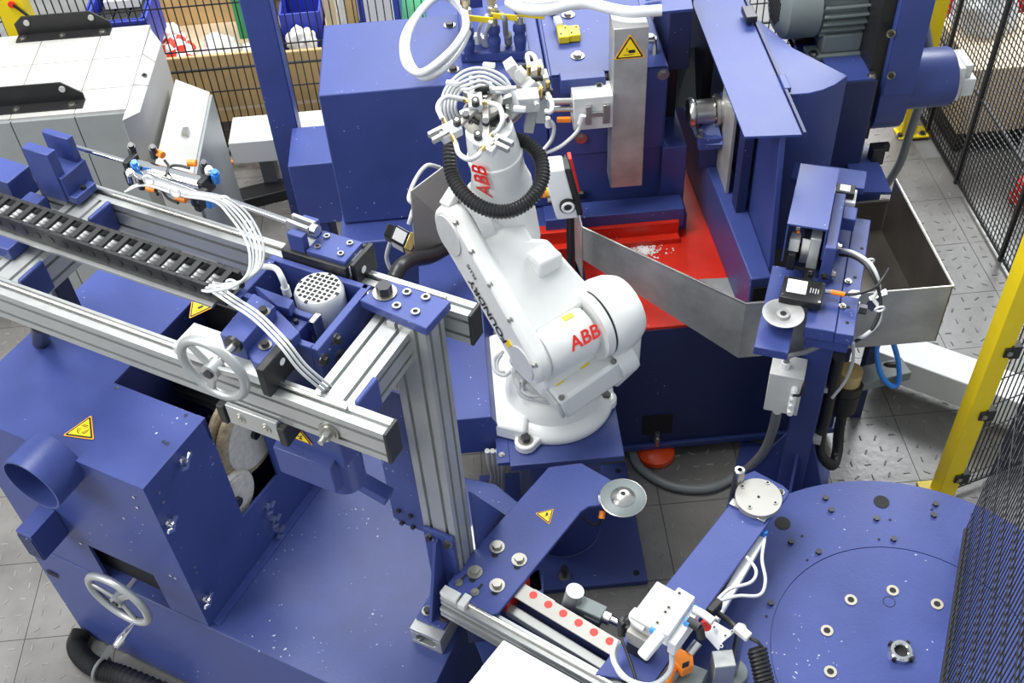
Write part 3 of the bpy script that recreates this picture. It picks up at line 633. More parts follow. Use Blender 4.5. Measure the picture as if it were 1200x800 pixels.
# side sheet rising left of the red tray
t = thing('guard_sheet', 'narrow stainless guard sheet edge beside the white pendant box', 'guard', (.42, 3.8, .9))
b = MB(); b.plate([Lp+V((0, 0, 0)), drop(Lp, .95), V((.40, 4.0, .95)), V((.40, 4.0, 1.42))], .005); part('sheet', b, 'stainless', t)
b = MB(); c0 = Q(667, 182, 1, 3.8); c1 = Q(677, 222, 1, 3.8); b.beam(c0, c1, .05, .018, (1, 0, 0)); part('red_edge_guard', b, 'red_bright', t, .004)
# pendant box
t = thing('control_box', 'white push button box with orange stop button on a black pole', 'control box', (.34, 3.66, 1.1))
A_ = Q(646, 188, 1, 3.6); B2_ = Q(664, 250, 1, 3.6); ax = (A_-B2_).normalized()
def pb(px, py, y=3.6): return Q(px, py, 1, y)
mid = (pb(652, 190)+pb(659, 249))/2; hl = (pb(652, 190)-pb(659, 249)).length/2
b = MB(); b.ob(mid, (.045, .0, 0), ax*hl, (0, .05, 0)); part('housing', b, 'white_plastic', t, .008)
b = MB(); m2 = (pb(664, 188)+pb(672, 248))/2; b.ob(m2, (.024, 0, 0), ax*hl*.95, (0, .045, 0)); part('rear_housing', b, 'black', t, .006)
b = MB(); q = pb(646, 222); b.cyl(q, q+V((-.03, -.005, 0)), .026); part('stop_collar', b, 'yellow', t); b = MB(); b.cyl(q+V((-.03, -.005, 0)), q+V((-.055, -.01, 0)), .03, .024); part('stop_button', b, 'orange', t, .003)
for py in (208, 232):
    b = MB(); q = pb(647, py); b.cyl(q, q+V((-.02, 0, 0)), .018); part('push_button', b, 'steel', t)
b = MB(); q = pb(665, 240, 3.55); b.cyl(q, q+V((0, -.015, .0)), .034); part('knob', b, 'black', t); b = MB(); b.ring(q+V((0, -.017, 0)), (0, -1, 0), .022, .006); part('knob_ring', b, 'white_plastic', t)
q0 = pb(668, 250, 3.62); q1 = pb(676, 330, 3.62); b = MB(); b.cyl(q0, (q0.x+.01, 3.62, .001), .018); part('pole', b, 'black', t)
b = MB(); q = pb(666, 256); b.beam(q+V((0, 0, .03)), q-V((0, 0, .03)), .03, .03); part('cable_gland', b, 'white_plastic', t, .003)
# ================================================================ BELT GRINDER (rear right)
t = BG
b = MB(); b.hexa([(1.115, 3.33, .90), (1.19, 3.33, .90), (1.19, 5.2, .90), (1.03, 5.2, .90)], [(1.10, 3.33, 1.2), (1.19, 3.33, 1.2), (1.19, 5.2, 1.2), (1.03, 5.2, 1.2)]); part('side_beam', b, 'blue', t, .006)
b = MB(); b.box(1.118, 1.18, 3.322, 3.331, .93, 1.15); part('beam_opening', b, 'dark', t)
b = MB(); b.hexa([(1.191, 3.335, .90), (1.215, 3.335, .90), (1.215, 4.9, .90), (1.191, 4.9, .90)], [(1.191, 3.50, 1.80), (1.215, 3.50, 1.80), (1.215, 4.9, 1.80), (1.191, 4.9, 1.80)]); part('side_panel', b, 'blue', t, .003)
b = MB(); b.box(1.13, 1.175, 3.76, 3.84, 1.2, 1.80); part('column', b, 'navy', t, .003)
b = MB(); b.box(1.115, 1.13, 3.90, 4.12, 1.2, 1.74); part('steel_side_plate', b, 'stainless', t, .002)
b = MB(); b.box(1.03, 1.11, 4.1, 4.15, 1.2, 1.4); part('bracket_base', b, 'navy', t, .003)
RZ = 1.82
a, c, d_, e = P(872.5, 160, RZ), P(940, 157.5, RZ), P(880, 20, RZ), P(810, 0, RZ)
dirL = (e-a)*1.35; dirR = (d_-c).normalized()
b = MB(); b.plate([a, c, c+dirR*dirL.length, a+dirL], .01); part('roof_plate', b, 'blue', t)
b = MB(); b.beam(c+V((.01, 0, -.005)), c+dirR*1.1+V((.01, 0, -.005)), .012, .03); part('roof_lip', b, 'navy', t)
b = MB(); q = c+dirR*.30+V((.018, 0, 0)); b.beam(q, q+dirR*.10, .03, .025); part('hinge', b, 'blue', t, .003)
q = P(875, 10, RZ+.03); b = MB(); b.beam(q, q+dirR*-.10, .05, .03); part('roof_catch', b, 'bolt', t, .004)
cov = [(1.225, 4.6), (1.225, 3.80), (1.31, 3.775), (1.38, 3.775), (1.44, 3.79), (1.50, 3.82), (1.568, 3.875), (1.40, 4.12)]
b = MB(); b.prism(cov, .9, 1.79); part('curved_cover', b, 'blue', t, .003)
b = MB(); b.box(1.225, 1.60, 3.9, 5.1, .1, 1.2); part('body', b, 'blue', t, .003)
x0 = Q(990, 97, 1, 4.1); x1 = Q(1030, 95, 1, 4.1)
b = MB(); b.box(x0.x-.05, x1.x, 4.1, 4.75, .25, x0.z); part('gear_housing', b, 'navy', t, .01)
b = MB(); b.box(x0.x-.05, x1.x-.02, 4.095, 4.75, x0.z+.001, x0.z+.012); part('gear_housing_lid', b, 'blue', t)
bolt(t, P(1022, 89, x0.z+.012), r=.014, m='bolt_bright')
# lower rear blocks
b = MB(); q = P(1015, 205, 1.15); b.prism([P(1005, 225, 1.15)[:2], P(1045, 225, 1.15)[:2], P(1033, 196, 1.15)[:2], P(1008, 160, 1.15)[:2], P(985, 170, 1.15)[:2]], 1.135, 1.15); part('rear_plate', b, 'blue', t)
b = MB(); a = P(1008, 232, 1.1); c = P(1031, 228, 1.1); b.box(a.x-.15, c.x, a.y, a.y+.2, 1.0, 1.12); part('rear_block', b, 'blue', t, .003)
b = MB(); q = P(1028, 175, 1.2); b.box(q.x-.03, q.x+.03, q.y-.03, q.y+.03, 1.13, 1.22); b.box(q.x+.02, q.x+.06, q.y, q.y+.03, 1.18, 1.22); part('limit_switch', b, 'black', t, .003)
# spindle
t = thing('spindle', 'polished steel drum on a blue spindle housing under the roof plate', 'spindle', (1.0, 4.1, 1.45))
S0 = P(806, 132, 1.5)
b = MB(); b.lathe([(0, 0), (.058, 0), (.066, .01), (.066, .022), (.05, .026), (.05, .03), (.056, .034), (.056, .115), (.05, .12), (0, .12)], S0, (1, 0, 0), 40); part('drum', b, 'steel', t)
b = MB(); b.lathe([(0, .12), (.074, .12), (.074, .135), (.066, .14), (.066, .15)], S0, (1, 0, 0), 40); fl = part('flange', b, 'steel', t)
for k in range(6):
    an = k*math.pi/3; bolt(t, S0+V((.118, .062*math.cos(an), .062*math.sin(an))), r=.008, h=.006, axis=(-1, 0, 0), m='bolt_bright', washer=False)
b = MB(); b.cyl(S0+V((.15, 0, 0)), S0+V((.32, 0, 0)), .078, n=32); part('spindle_housing', b, 'blue', t)
b = MB(); q = P(822, 170, 1.38); b.box(q.x-.01, q.x+.11, q.y, q.y+.05, 1.35, 1.41); b.plate([P(817, 152, 1.40), P(823, 170, 1.38), P(848, 170, 1.38), P(838, 130, 1.5)], .008); part('support_bracket', b, 'blue', t, .002)
bolt(t, P(821, 160, 1.43), r=.01, h=.03, m='bolt_bright')
b = MB(); b.box(1.08, 1.12, 4.35, 5.2, 1.2, 1.80); solo('belt_guard', 'black sheet guard standing behind the steel spindle drum', 'guard', b, 'black', (1.1, 4.8, 1.2), .003)
b = MB(); b.plate([P(790, 60, 1.5), P(790, 125, 1.3), P(838, 130, 1.3), P(812, 55, 1.55)], .01); solo('sloping_plate', 'dark grey sloping plate left of the black sheet guard', 'plate', b, 'motor_grey', P(810, 95, 1.4))
# electric motor
t = thing('electric_motor', 'large grey electric motor with cooling fins and perforated fan cover at top right', 'motor', (1.6, 4.5, 1.8))
MY = 4.45; c0 = Q(908, 2, 1, MY); zc = c0.z; R_ = .168; x0 = c0.x
b = MB(); b.lathe([(0, 0), (R_*.72, 0), (R_*.98, .03), (R_, .05), (R_, .17), (0, .17)], (x0, MY, zc), (1, 0, 0), 40); part('fan_cover', b, 'motor_grey', t)
b = MB()
for i in range(-6, 7):
    for j in range(-6, 7):
        if i*i+j*j < 32: b.box(x0-.003, x0+.001, MY+i*.018-.006, MY+i*.018+.006, zc+j*.018-.006, zc+j*.018+.006)
part('fan_grille', b, 'dark', t, kind='stuff')
b = MB(); b.cyl((x0+.17, MY, zc), (x0+.48, MY, zc), R_*.84, n=40); part('stator', b, 'motor_grey', t)
for k in range(26):
    an = k*2*math.pi/26
    if math.sin(an) < -.75 or math.cos(an) > .8: continue
    d = V((0, math.cos(an), math.sin(an))); b = MB(); b.ob(V((x0+.325, MY, zc))+d*R_*.93, (.145, 0, 0), d*R_*.11, d.cross(V((1, 0, 0)))*.004); part('cooling_fin', b, 'motor_grey', t)
b = MB(); b.lathe([(0, .48), (R_*.95, .48), (R_*.95, .53), (R_*.8, .55), (R_*.8, .58), (0, .58)], (x0, MY, zc), (1, 0, 0), 40); part('end_shield', b, 'motor_grey', t)
zf = zc-R_-.06
b = MB(); b.box(x0+.14, x0+.44, MY-.16, MY-.06, zf, zf+.03); b.box(x0+.20, x0+.38, MY-.145, MY-.10, zf+.03, zf+.12); b.box(x0+.14, x0+.44, MY+.06, MY+.16, zf, zf+.1); b.box(x0+.2, x0+.38, MY-.1, MY+.1, zf+.03, zf+.1); part('motor_foot', b, 'motor_grey', t, .008)
for dx in (.165, .415): bolt(t, (x0+dx, MY-.14, zf+.03), r=.014, h=.01, m='bolt_bright')
b = MB(); b.box(x0+.12, x0+.46, MY-.17, MY+.2, zf-.04, zf-.001); part('slide_plate', b, 'blue', t, .003)
b = MB(); b.cyl((x0+.2, MY-.15, zf-.07), (x0+.36, MY-.15, zf-.07), .014); part('adjusting_rod', b, 'steel', t)
for bx_ in ((x0+.35, x0+.42, MY-.18, MY-.10, zf-.13, zf-.04), (x0+.12, x0+.2, MY+.0, MY+.1, 1.62, zf-.04), (x0+.35, x0+.42, MY+.0, MY+.1, 1.62, zf-.04)):
    b = MB(); b.box(*bx_); part('slide_support', b, 'black', t, .003)
# vertical belt guard on the right
t = thing('belt_cover', 'tall rounded blue belt cover with a horizontal blue cylinder on its right', 'belt cover', (1.98, 4.3, 1.1))
GY0 = 4.12
gl, gr = Q(1030, 125, 1, GY0), Q(1064, 125, 1, GY0); gb_ = Q(1045, 160, 1, GY0)
xl, xr = gl.x-.005, gr.x
b = MB(); prof = [(GY0, 2.6), (GY0, gl.z-.05)]
for k in range(1, 9):
    an = math.pi+k*math.pi/9; prof.append((GY0+.14+.14*math.cos(an), gl.z-.05+.14*math.sin(an)))
prof += [(GY0+.28, gl.z-.05), (GY0+.28, 2.6)]
for (q0, q1, nm, mt, o_) in ((xl, xr, 'cover', 'blue', 0),):
    n = len(prof); v = [(x, y, z) for x in (q0, q1) for y, z in prof]
    b._add(v, [tuple(range(n)), tuple(range(n, 2*n))[::-1]]+[(i, n+i, n+(i+1) % n, (i+1) % n) for i in range(n)])
part('cover', b, 'blue', t, .004)
b = MB(); b.box(xl-.06, xl, GY0+.03, GY0+.27, 1.25, 2.6); part('shaded_cover_side', b, 'black', t)  # black puts the shade on the cover's left side into the colour
b = MB(); b.box(xl+.008, xr+.004, GY0-.006, GY0, gl.z+.06, 2.6); part('front_strip', b, 'blue', t)
for py in (39, 88): q = Q(1044, py, 1, GY0-.006); bolt(t, q, r=.013, h=.008, axis=(0, -1, 0))
b = MB(); ca = V((xr, GY0+.15, gl.z+.03)); b.lathe([(0, 0), (.135, 0), (.135, .215), (.13, .225), (0, .225)], ca, (1, 0, 0), 40); part('drive_cylinder', b, 'blue', t)
b = MB(); ce = ca+V((.225, 0, .01)); b.box(ce.x, ce.x+.03, ce.y-.10, ce.y+.06, ce.z-.08, ce.z+.09); b.box(ce.x+.03, ce.x+.09, ce.y-.10, ce.y+.06, ce.z-.06, ce.z+.03); b.box(ce.x+.03, ce.x+.07, ce.y-.08, ce.y+.06, ce.z+.03, ce.z+.09); part('end_bearing', b, 'robot_grey', t, .004)
b = MB(); b.tube([Q(x, y, 1, 4.5) for x, y in ((1074, -20), (1082, 20), (1089, 60), (1088, 90))]+[Q(1068, 150, 1, 4.5), Q(1055, 190, 1, 4.6), Q(1040, 215, 1, 4.7)], .022); solo('grey_hose', 'thick dark grey hose hanging behind the blue drive cylinder', 'hose', b, 'pipe_grey', (2.2, 4.5, 1.3))
# ================================================================ ROBOT CABLE COVER BOX (left of pedestal) and shield
t = thing('cable_cover', 'blue sheet metal cable cover box left of the robot base', 'cover', (-.1, 3.4, .8))
zt_ = Q(557, 490, 1, 2.85).z
b = MB(); xr_ = Q(576, 489, 1, 2.85).x; xb_ = Q(597, 526, 1, 2.85).x; zb_ = Q(570, 529, 1, 2.85).z
pts = [(-.30, zb_), (xb_, zb_), (xb_, zb_+.06), (xr_, zt_), (-.30, zt_)]
n = len(pts); b._add([(x, y, z) for y in (2.85, 4.0) for x, z in pts], [tuple(range(n)), tuple(range(n, 2*n))[::-1]]+[(i, n+i, n+(i+1) % n, (i+1) % n) for i in range(n)]); part('cover', b, 'blue', t, .003)
t = thing('shield_sheet', 'plain stainless steel splash sheet standing left of the robot elbow', 'shield', (-.2, 3.6, 1.2))
s0, s1, s2, s3 = Q(482, 224, 1, 3.55), Q(522, 194, 1, 3.75), Q(550, 285, 1, 3.75), Q(487, 305, 1, 3.55)
b = MB(); b.plate([s0, s3, s2, s1], .006); part('sheet', b, 'machined', t)
b = MB(); b.cyl((s2.x-.05, 3.74, 1.0), (s2.x-.05, 3.74, s2.z+.1), .015); part('post', b, 'steel', t)
# solenoid valve
t = thing('solenoid_valve', 'small black and brass solenoid valve with white labels beside the steel sheet', 'valve', (-.36, 3.6, 1.4))
v0 = Q(455, 272, 1, 3.58); v1 = Q(484, 288, 1, 3.58); d = (v1-v0); L_ = d.length; dn = d.normalized(); up_ = V((0, -.5, .86)); sd_ = dn.cross(up_).normalized()
b = MB(); b.ob(v0+dn*L_*.5, dn*L_*.3, sd_*.035, up_*.04); part('coil', b, 'black', t, .003)
b = MB(); b.ob(v0+dn*L_*.08, dn*L_*.14, sd_*.028, up_*.034); part('connector', b, 'black', t, .003)
b = MB(); b.ob(v0+dn*L_*.5+sd_*.037, dn*L_*.22, sd_*.002, up_*.028); b.ob(v0+dn*L_*.5+up_*.042, dn*L_*.22, sd_*.026, up_*.002); b.ob(v0+dn*L_*.5-sd_*.037, dn*L_*.22, sd_*.002, up_*.028); part('white_label', b, 'white_plastic', t)
b = MB(); b.ob(v0+dn*L_*.95, dn*L_*.15, sd_*.04, up_*.045); part('brass_body', b, 'brass', t, .004)
b = MB(); b.tube([Q(457, 284, 1, 3.58), Q(453, 300, 1, 3.6), Q(456, 312, 1, 3.6), Q(462, 322, 1, 3.6)], .009); solo('air_hose', 'thin grey hose looping below the solenoid valve', 'hose', b, 'tube_white', Q(456, 305, 1, 3.6))
b = MB(); b.tube([Q(479, 262, 1, 3.55), Q(482, 252, 1, 3.56), Q(485, 240, 1, 3.6), Q(479, 232, 1, 3.62), Q(487, 210, 1, 3.7), Q(500, 194, 1, 3.75), Q(515, 196, 1, 3.8)], .009); solo('air_hose', 'thin white hose rising above the solenoid valve', 'hose', b, 'tube_white', Q(485, 240, 1, 3.6))
b = MB(); b.tube([Q(462, 326, 1, 3.3), Q(470, 312, 1, 3.35), Q(485, 304, 1, 3.45), Q(505, 300, 1, 3.55), Q(520, 292, 1, 3.65)], .032, n=14); solo('corrugated_hose', 'thick black hose curving behind the gantry rail end', 'hose', b, 'rubber', Q(485, 304, 1, 3.45))
# cable on floor from machine to junction box
b = MB(); b.tube([P(738, 520, .03), P(748, 545, .025), P(772, 563, .025), P(800, 572, .025), P(835, 571, .025), P(868, 555, .03), P(893, 532, .25), P(905, 505, .5), P(911, 480, .77)], .022, n=12); solo('floor_cable', 'thick dark grey cable curving across the floor to the junction box', 'cable', b, 'pipe_grey', P(800, 572, 0))
# ================================================================ ROBOT PEDESTAL
PZ = .90
t = thing('robot_pedestal', 'blue robot pedestal with round column between two square steel plates', 'pedestal', (.25, 3.0, 0))
b = MB(); b.box(.03, .485, 2.70, 3.45, PZ-.035, PZ); part('top_plate', b, 'blue_dusty', t, .003)
b = MB(); b.cyl((.25, 3.0, .032), (.25, 3.0, PZ-.036), .18, n=48); part('column', b, 'blue', t)
b = MB(); b.ring((.25, 3.0, .034), (0, 0, 1), .183, .006); part('weld_bead', b, 'blue_dusty', t)
b = MB(); b.box(-.12, .605, 2.655, 3.33, .001, .032); part('floor_plate', b, 'blue', t, .003)
for p in ((.56, 2.70), (.56, 3.28), (-.07, 3.28)): hole(t, (*p, .033), .014)
bolt(t, (.235, 2.72, .032), r=.018, h=.06, name='levelling_bolt')
b = MB(); b.box(-.02, .03, 2.72, 2.9, PZ-.02, PZ+.0); part('cable_bracket', b, 'blue', t, .002); bolt(t, (.0, 2.76, PZ), r=.008, h=.006, m='bolt_bright')
for k, dx in enumerate((0, .02, .04, .06)):
    b = MB(); b.tube([P(575+6*k-4, 528, .86), P(580+5*k-6, 545, .7), P(583+4*k-6, 560, .5), P(570+6*k, 578, .3), P(562+6*k, 585, .2)], .011)
    solo('grey_cable', ['grey cable hanging beside the pedestal, leftmost of four', 'grey cable hanging beside the pedestal, second of four', 'grey cable hanging beside the pedestal, third of four', 'grey cable hanging beside the pedestal, rightmost of four'][k], 'cable', b, 'robot_grey', P(580, 545, .7), group='grey cables beside the pedestal')
# ================================================================ ROBOT ARM
t = thing('industrial_robot', 'white six axis industrial robot arm bolted to the blue pedestal', 'robot', (.235, 3.03, PZ)); RB = t
TH = math.radians(31); ux = V((math.cos(TH), math.sin(TH), 0)); nx = V((-math.sin(TH), math.cos(TH), 0)); uz = V((0, 0, 1))
c0 = V((.235, 3.03, PZ))
b = MB(); b.lathe([(0, 0), (.245, 0), (.25, .008), (.25, .03), (.235, .05), (.20, .06), (.195, .10), (.165, .14), (.15, .15), (0, .15)], c0, n=56); part('base', b, 'white_paint', t)
b = MB(); b.prism([(-.035, 2.86), (.10, 2.80), (.20, 3.2), (.05, 3.38), (-.03, 3.34)], PZ+.001, PZ+.085); part('base_connector_box', b, 'white_paint', t, .015)
b = MB(); q = V((-.034, 3.08, PZ+.06)); b.beam(q, q+V((0, .09, 0)), .02, .05); part('connector_slot', b, 'black', t, .004)
for k, (px, py) in enumerate(((616, 517), (710, 467))):
    e = P(px, py, PZ+.03); d = (e-c0); d.z = 0; d.normalize(); s = V((-d.y, d.x, 0)); b = MB()
    pts = [e+d*.045*math.cos(a_)+s*.045*math.sin(a_) for a_ in [math.radians(x) for x in range(-90, 91, 20)]]+[c0+d*.18+s*.07, c0+d*.18-s*.07]
    b.prism([p[:2] for p in pts], PZ+.001, PZ+.04); part('base_lug', b, 'white_paint', t, .006); bolt(t, (e.x, e.y, PZ+.04), r=.02, h=.018)
b = MB(); b.lathe([(0, .15), (.16, .15), (.165, .16), (.165, .175), (.15, .18), (.15, .20), (0, .20)], c0, n=48); part('turning_ring', b, 'robot_grey', t)
# shoulder axis
S = P(612, 425, 1.38); ZS = S.z
def R3(a, n_, z): return S+ux*a+nx*n_+uz*z          # a along axle from left face, n backwards, z up
# carousel body between base and shoulder
ctr = c0+uz*.2
b = MB(); b.hexa([ctr-ux*.14-nx*.14, ctr+ux*.15-nx*.14, ctr+ux*.15+nx*.13, ctr-ux*.14+nx*.13], [R3(.06, -.10, .02), R3(.40, -.10, .02), R3(.40, .13, .06), R3(.06, .13, .06)]); part('carousel', b, 'white_paint', t, .03)
# lower arm: thick capsule link from shoulder to elbow
Lr = .55; ph = math.radians(36); ed = nx*math.cos(ph)+uz*math.sin(ph); ew = nx*-math.sin(ph)+uz*math.cos(ph)
E0 = S+ed*Lr
def cap(a0, a1, r0, r1, i0=0., i1=1., n=14):
    "capsule plate between axle offsets a0..a1, radii r0 (shoulder), r1 (elbow)"
    pts = []
    for k in range(n+1):
        an = math.pi/2+math.pi*k/n; pts.append(S+ed*(Lr*i0)+ed*r0*math.cos(an)+ew*r0*math.sin(an))
    for k in range(n+1):
        an = -math.pi/2+math.pi*k/n; pts.append(S+ed*(Lr*i1)+ed*r1*math.cos(an)+ew*r1*math.sin(an))
    m = len(pts); b = MB(); b._add([p+ux*a for a in (a0, a1) for p in pts], [tuple(range(m))[::-1], tuple(range(m, 2*m))]+[(i, (i+1) % m, m+(i+1) % m, m+i) for i in range(m)]); return b
la = part('lower_arm', cap(0, .075, .098, .112), 'white_paint', t, .02)
part('lower_arm_web', cap(.07, .26, .07, .085, .34, .80), 'white_paint', t, .02)
# triangular widening towards the right side of the shoulder
b = MB()
def A3(i, w_, a): return S+ed*(Lr*i)+ew*w_+ux*a
b.hexa([A3(.10, -.06, .05), A3(.10, -.06, .40), A3(.62, -.07, .33), A3(.9, -.06, .05)], [A3(.10, .075, .05), A3(.14, .075, .38), A3(.66, .085, .31), A3(.9, .08, .05)])
bmx = part('arm_housing', b, 'white_paint', t, .02)
b = MB(); b.ob(P(638, 305, 1.62), ux*.055, nx*.045, uz*.035); part('arm_motor', b, 'white_paint', t, .012)
for k, (cx, r_) in enumerate(((0, .072), (1, .082))):
    b = MB(); c = S+ed*(Lr*cx)-ux*.0; b.lathe([(0, .004), (r_, .004), (r_, -.002), (0, -.002)], c-ux*.002, -ux, 40); part('joint_cap', b, 'robot_grey', t)
for i, w_ in ((-.06, .085), (.28, .098), (.55, .10), (.80, .106), (1.02, .112), (.28, -.098), (.55, -.10)):
    q = A3(i, w_*.93, -.001); bolt(t, q+ux*.012, r=.008, h=.01, axis=-ux, m='bolt_bright')
# lettering on the outer face of the arm
letters('FOUNDRY', t, A3(.42, -.035, -.002), ed, -ew, .058, 'ink', label='black lettering along the arm')
letters('PLUS', t, A3(.70, .02, -.002), ed, -ew, .03, 'ink', label='small black lettering on the arm')
b = MB(); q = A3(.16, -.02, -.002); b.ob(q, ed*.012, ew*.022, ux*.002); part('yellow_sticker', b, 'label_yellow', t)
# shoulder motor drum with lettering, big right joint
b = MB(); b.lathe([(0, .075), (.095, .075), (.105, .09), (.108, .15), (.108, .26), (.10, .285), (0, .285)], S, ux, 48); part('shoulder_drum', b, 'white_paint', t)
q = S+ux*.225; ta = math.radians(35); vn = (-nx*math.cos(ta)+uz*math.sin(ta)); vt = (nx*math.sin(ta)+uz*math.cos(ta))
letters('ABB', t, q+vn*.108, ux, vt, .075, 'red_bright', label='red lettering on the shoulder drum')
b = MB(); an = 1.9; b.ob(q+V((0, 0, .109))+ux*-.01, ux*.022, nx*.012, uz*.002); part('yellow_sticker', b, 'label_yellow', t)
b = MB(); b.lathe([(0, .30), (.14, .30), (.14, .335), (0, .335)], S, ux, 48); part('joint_ring', b, 'white_paint', t)
b = MB(); b.lathe([(0, .335), (.137, .335), (.137, .345), (0, .345)], S, ux, 48); part('joint_gap', b, 'black', t)
b = MB(); b.lathe([(0, .345), (.142, .345), (.155, .36), (.158, .40), (.150, .45), (.13, .49), (.08, .505), (0, .505)], S, ux, 48); part('shoulder_gearbox', b, 'white_paint', t)
# counter block joining gearbox to the base
b = MB(); b.hexa([R3(.36, -.12, -.30), R3(.50, -.10, -.28), R3(.50, .12, -.28), R3(.36, .12, -.30)], [R3(.35, -.13, .0), R3(.49, -.12, .0), R3(.49, .12, .0), R3(.35, .12, .0)]); part('shoulder_bracket', b, 'white_paint', t, .02)
# lower servo motor, axis pointing down-left in front
m0 = P(722, 420, 1.22); m1 = P(650, 470, 1.14); d = (m1-m0).normalized(); Lm = (m1-m0).length; s_ = d.cross(uz).normalized(); w_ = s_.cross(d)
if w_.z < 0: w_ = -w_
b = MB(); b.ob(m0+d*Lm*.5, d*Lm*.5, s_*.064, w_*.064); part('servo_motor', b, 'white_paint', t, .016)
b = MB(); b.ob(m1+d*.006, d*.008, s_*.056, w_*.056); part('motor_end_cap', b, 'robot_grey', t, .012)
b = MB(); b.lathe([(0, 0), (.075, 0), (.082, .02), (.082, .08), (0, .09)], m0-d*.06, d, 32); part('motor_flange', b, 'white_paint', t)
for f_ in (.42, .82):
    b = MB(); b.ob(m0+d*Lm*f_+w_*.065+s_*.02, d*.018, s_*.014, w_*.001); part('yellow_sticker', b, 'label_yellow', t)
for f_, g in ((.1, 1), (.1, -1), (.93, 1), (.93, -1)): bolt(t, m0+d*Lm*f_+w_*.064+s_*.05*g, r=.008, h=.008, axis=w_, m='bolt_bright')
b = MB(); b.tube([P(705, 438, 1.15), P(700, 447, 1.1), P(690, 455, 1.05), P(685, 462, 1.04)], .01); part('motor_cable', b, 'tube_white', t)
b = MB(); b.tube([P(608, 448, 1.12), P(610, 462, 1.08), P(625, 468, 1.06), P(645, 467, 1.06)], .008); part('motor_cable', b, 'tube_white', t)
b = MB(); b.tube([P(612, 444, 1.12), P(612, 458, 1.09), P(625, 464, 1.08), P(642, 462, 1.08)], .008); part('motor_cable', b, 'tube_white', t)
b = MB(); b.tube([P(590, 412, 1.2), P(580, 420, 1.17), P(580, 434, 1.15), P(590, 440, 1.14), P(598, 436, 1.16)], .007); part('motor_cable', b, 'tube_white', t)
b = MB(); b.tube([P(588, 415, 1.2), P(583, 424, 1.17), P(584, 434, 1.15), P(592, 436, 1.14)], .006); part('motor_cable', b, 'tube_white', t)
# elbow and forearm
EC = E0+ux*.17
b = MB(); b.lathe([(0, .075), (.115, .075), (.12, .09), (.12, .13), (.105, .14), (.105, .21), (0, .21)], E0, ux, 48); part('elbow_joint', b, 'white_paint', t)
b = MB(); b.beam(E0+uz*.10+ux*.02+nx*.04, E0+uz*.15+ux*.10+nx*.06, .05, .04); b.beam(E0+ux*.12-nx*.06+uz*.08, E0+ux*.2-nx*.08+uz*.1, .05, .05); part('elbow_lug', b, 'white_paint', t, .008)
# forearm: vertical, tapering
FA0 = P(604, 290, 1.50); FA1 = P(573, 150, 2.12)
fd = (FA1-FA0).normalized(); Lf = (FA1-FA0).length
b = MB(); b.lathe([(0, 0), (.085, 0), (.10, .015), (.108, .06), (.108, .22), (.115, .30), (.115, .36), (.10, .42), (.095, Lf-.10), (.085, Lf), (0, Lf)], FA0, fd, 44); part('forearm', b, 'white_paint', t)
b = MB(); q = FA0+fd*.25; b.beam(q-ux*.12+nx*.02, q+ux*.1+nx*.02, .16, .20); part('forearm_housing', b, 'white_paint', t, .03)
b = MB(); q = FA0+fd*(Lf-.14); b.lathe([(.094, 0), (.102, .005), (.102, .02), (.094, .025)], q, fd, 44); part('forearm_ring', b, 'white_paint', t)
q = FA0+fd*.45; vv = V((-.55, -.83, 0)).normalized(); sidev = fd.cross(vv)
letters('ABB', t, q+vv*.104, fd, vv.cross(fd), .085, 'red_bright', label='red lettering on the forearm')
for k, (px, py) in enumerate(((520, 262), (563, 286), (607, 236))): pass
# ================================================================ CORRUGATED HOSE RING ROUND THE FOREARM
b = MB(); HZ = 1.93
pts = [P(532, 150, 2.03), P(527, 175, 1.99), P(530, 205, 1.93), P(545, 229, 1.90), P(570, 245, 1.88), P(598, 247, 1.88), P(622, 233, 1.91), P(635, 210, 1.95), P(633, 185, 1.99), P(618, 168, 2.02), P(600, 162, 2.03)]
b.tube(pts, .026, n=12, sub=14, rib=.09)
solo('corrugated_hose', 'black corrugated hose looped around the white robot forearm', 'hose', b, 'rubber', P(583, 205, 1.9))
# ================================================================ GRIPPER HEAD
HB = P(570, 135, 2.14)
t = thing('gripper_tool', 'silver gripper head with three white clamp blocks on the robot wrist', 'gripper', HB); 
tn = (V((0, -.35, 1))).normalized(); tx = V((1, 0, 0)); ty = tn.cross(tx)
b = MB(); b.lathe([(0, -.03), (.085, -.03), (.09, 0), (.075, .02), (.05, .03), (.05, .06), (.06, .065), (.06, .085), (.03, .09), (0, .09)], HB, tn, 40); part('wrist_flange', b, 'machined', t)
b = MB(); b.ring(HB+tn*.032, tn, .062, .008, 36, 8); part('seal_ring', b, 'black', t)
for k in range(6):
    an = k*math.pi/3+.3; dq_ = tx*math.cos(an)+ty*math.sin(an); b = MB(); b.ob(HB+dq_*.075+tn*.05, dq_*.022, tn.cross(dq_)*.009, tn*.018); part('link_plate', b, 'steel' if k % 2 else 'aluminium', t, .002)
    b = MB(); b.cyl(HB+dq_*.05+tn*.066, HB+dq_*.05+tn*.08, .009, n=12); part('pivot_screw', b, 'bolt', t)
b = MB(); b.lathe([(0, .09), (.026, .09), (.026, .11), (.012, .112), (.012, .12), (0, .12)], HB, tn, 24); part('centre_hub', b, 'steel', t)
for k in range(10):
    an = k*math.pi/5; socket(t, HB+tx*.072*math.cos(an)+ty*.072*math.sin(an)+tn*.02, r=.008)
def rgt(px, py, z, dx, dy, w, h, th, m='robot_grey'):
    "block at pixel point with in-plane direction"
    c = P(px, py, z); d_ = (tx*dx+ty*dy).normalized(); e_ = tn.cross(d_); b = MB(); b.ob(c, d_*w/2, e_*h/2, tn*th/2); return b, c, d_, e_
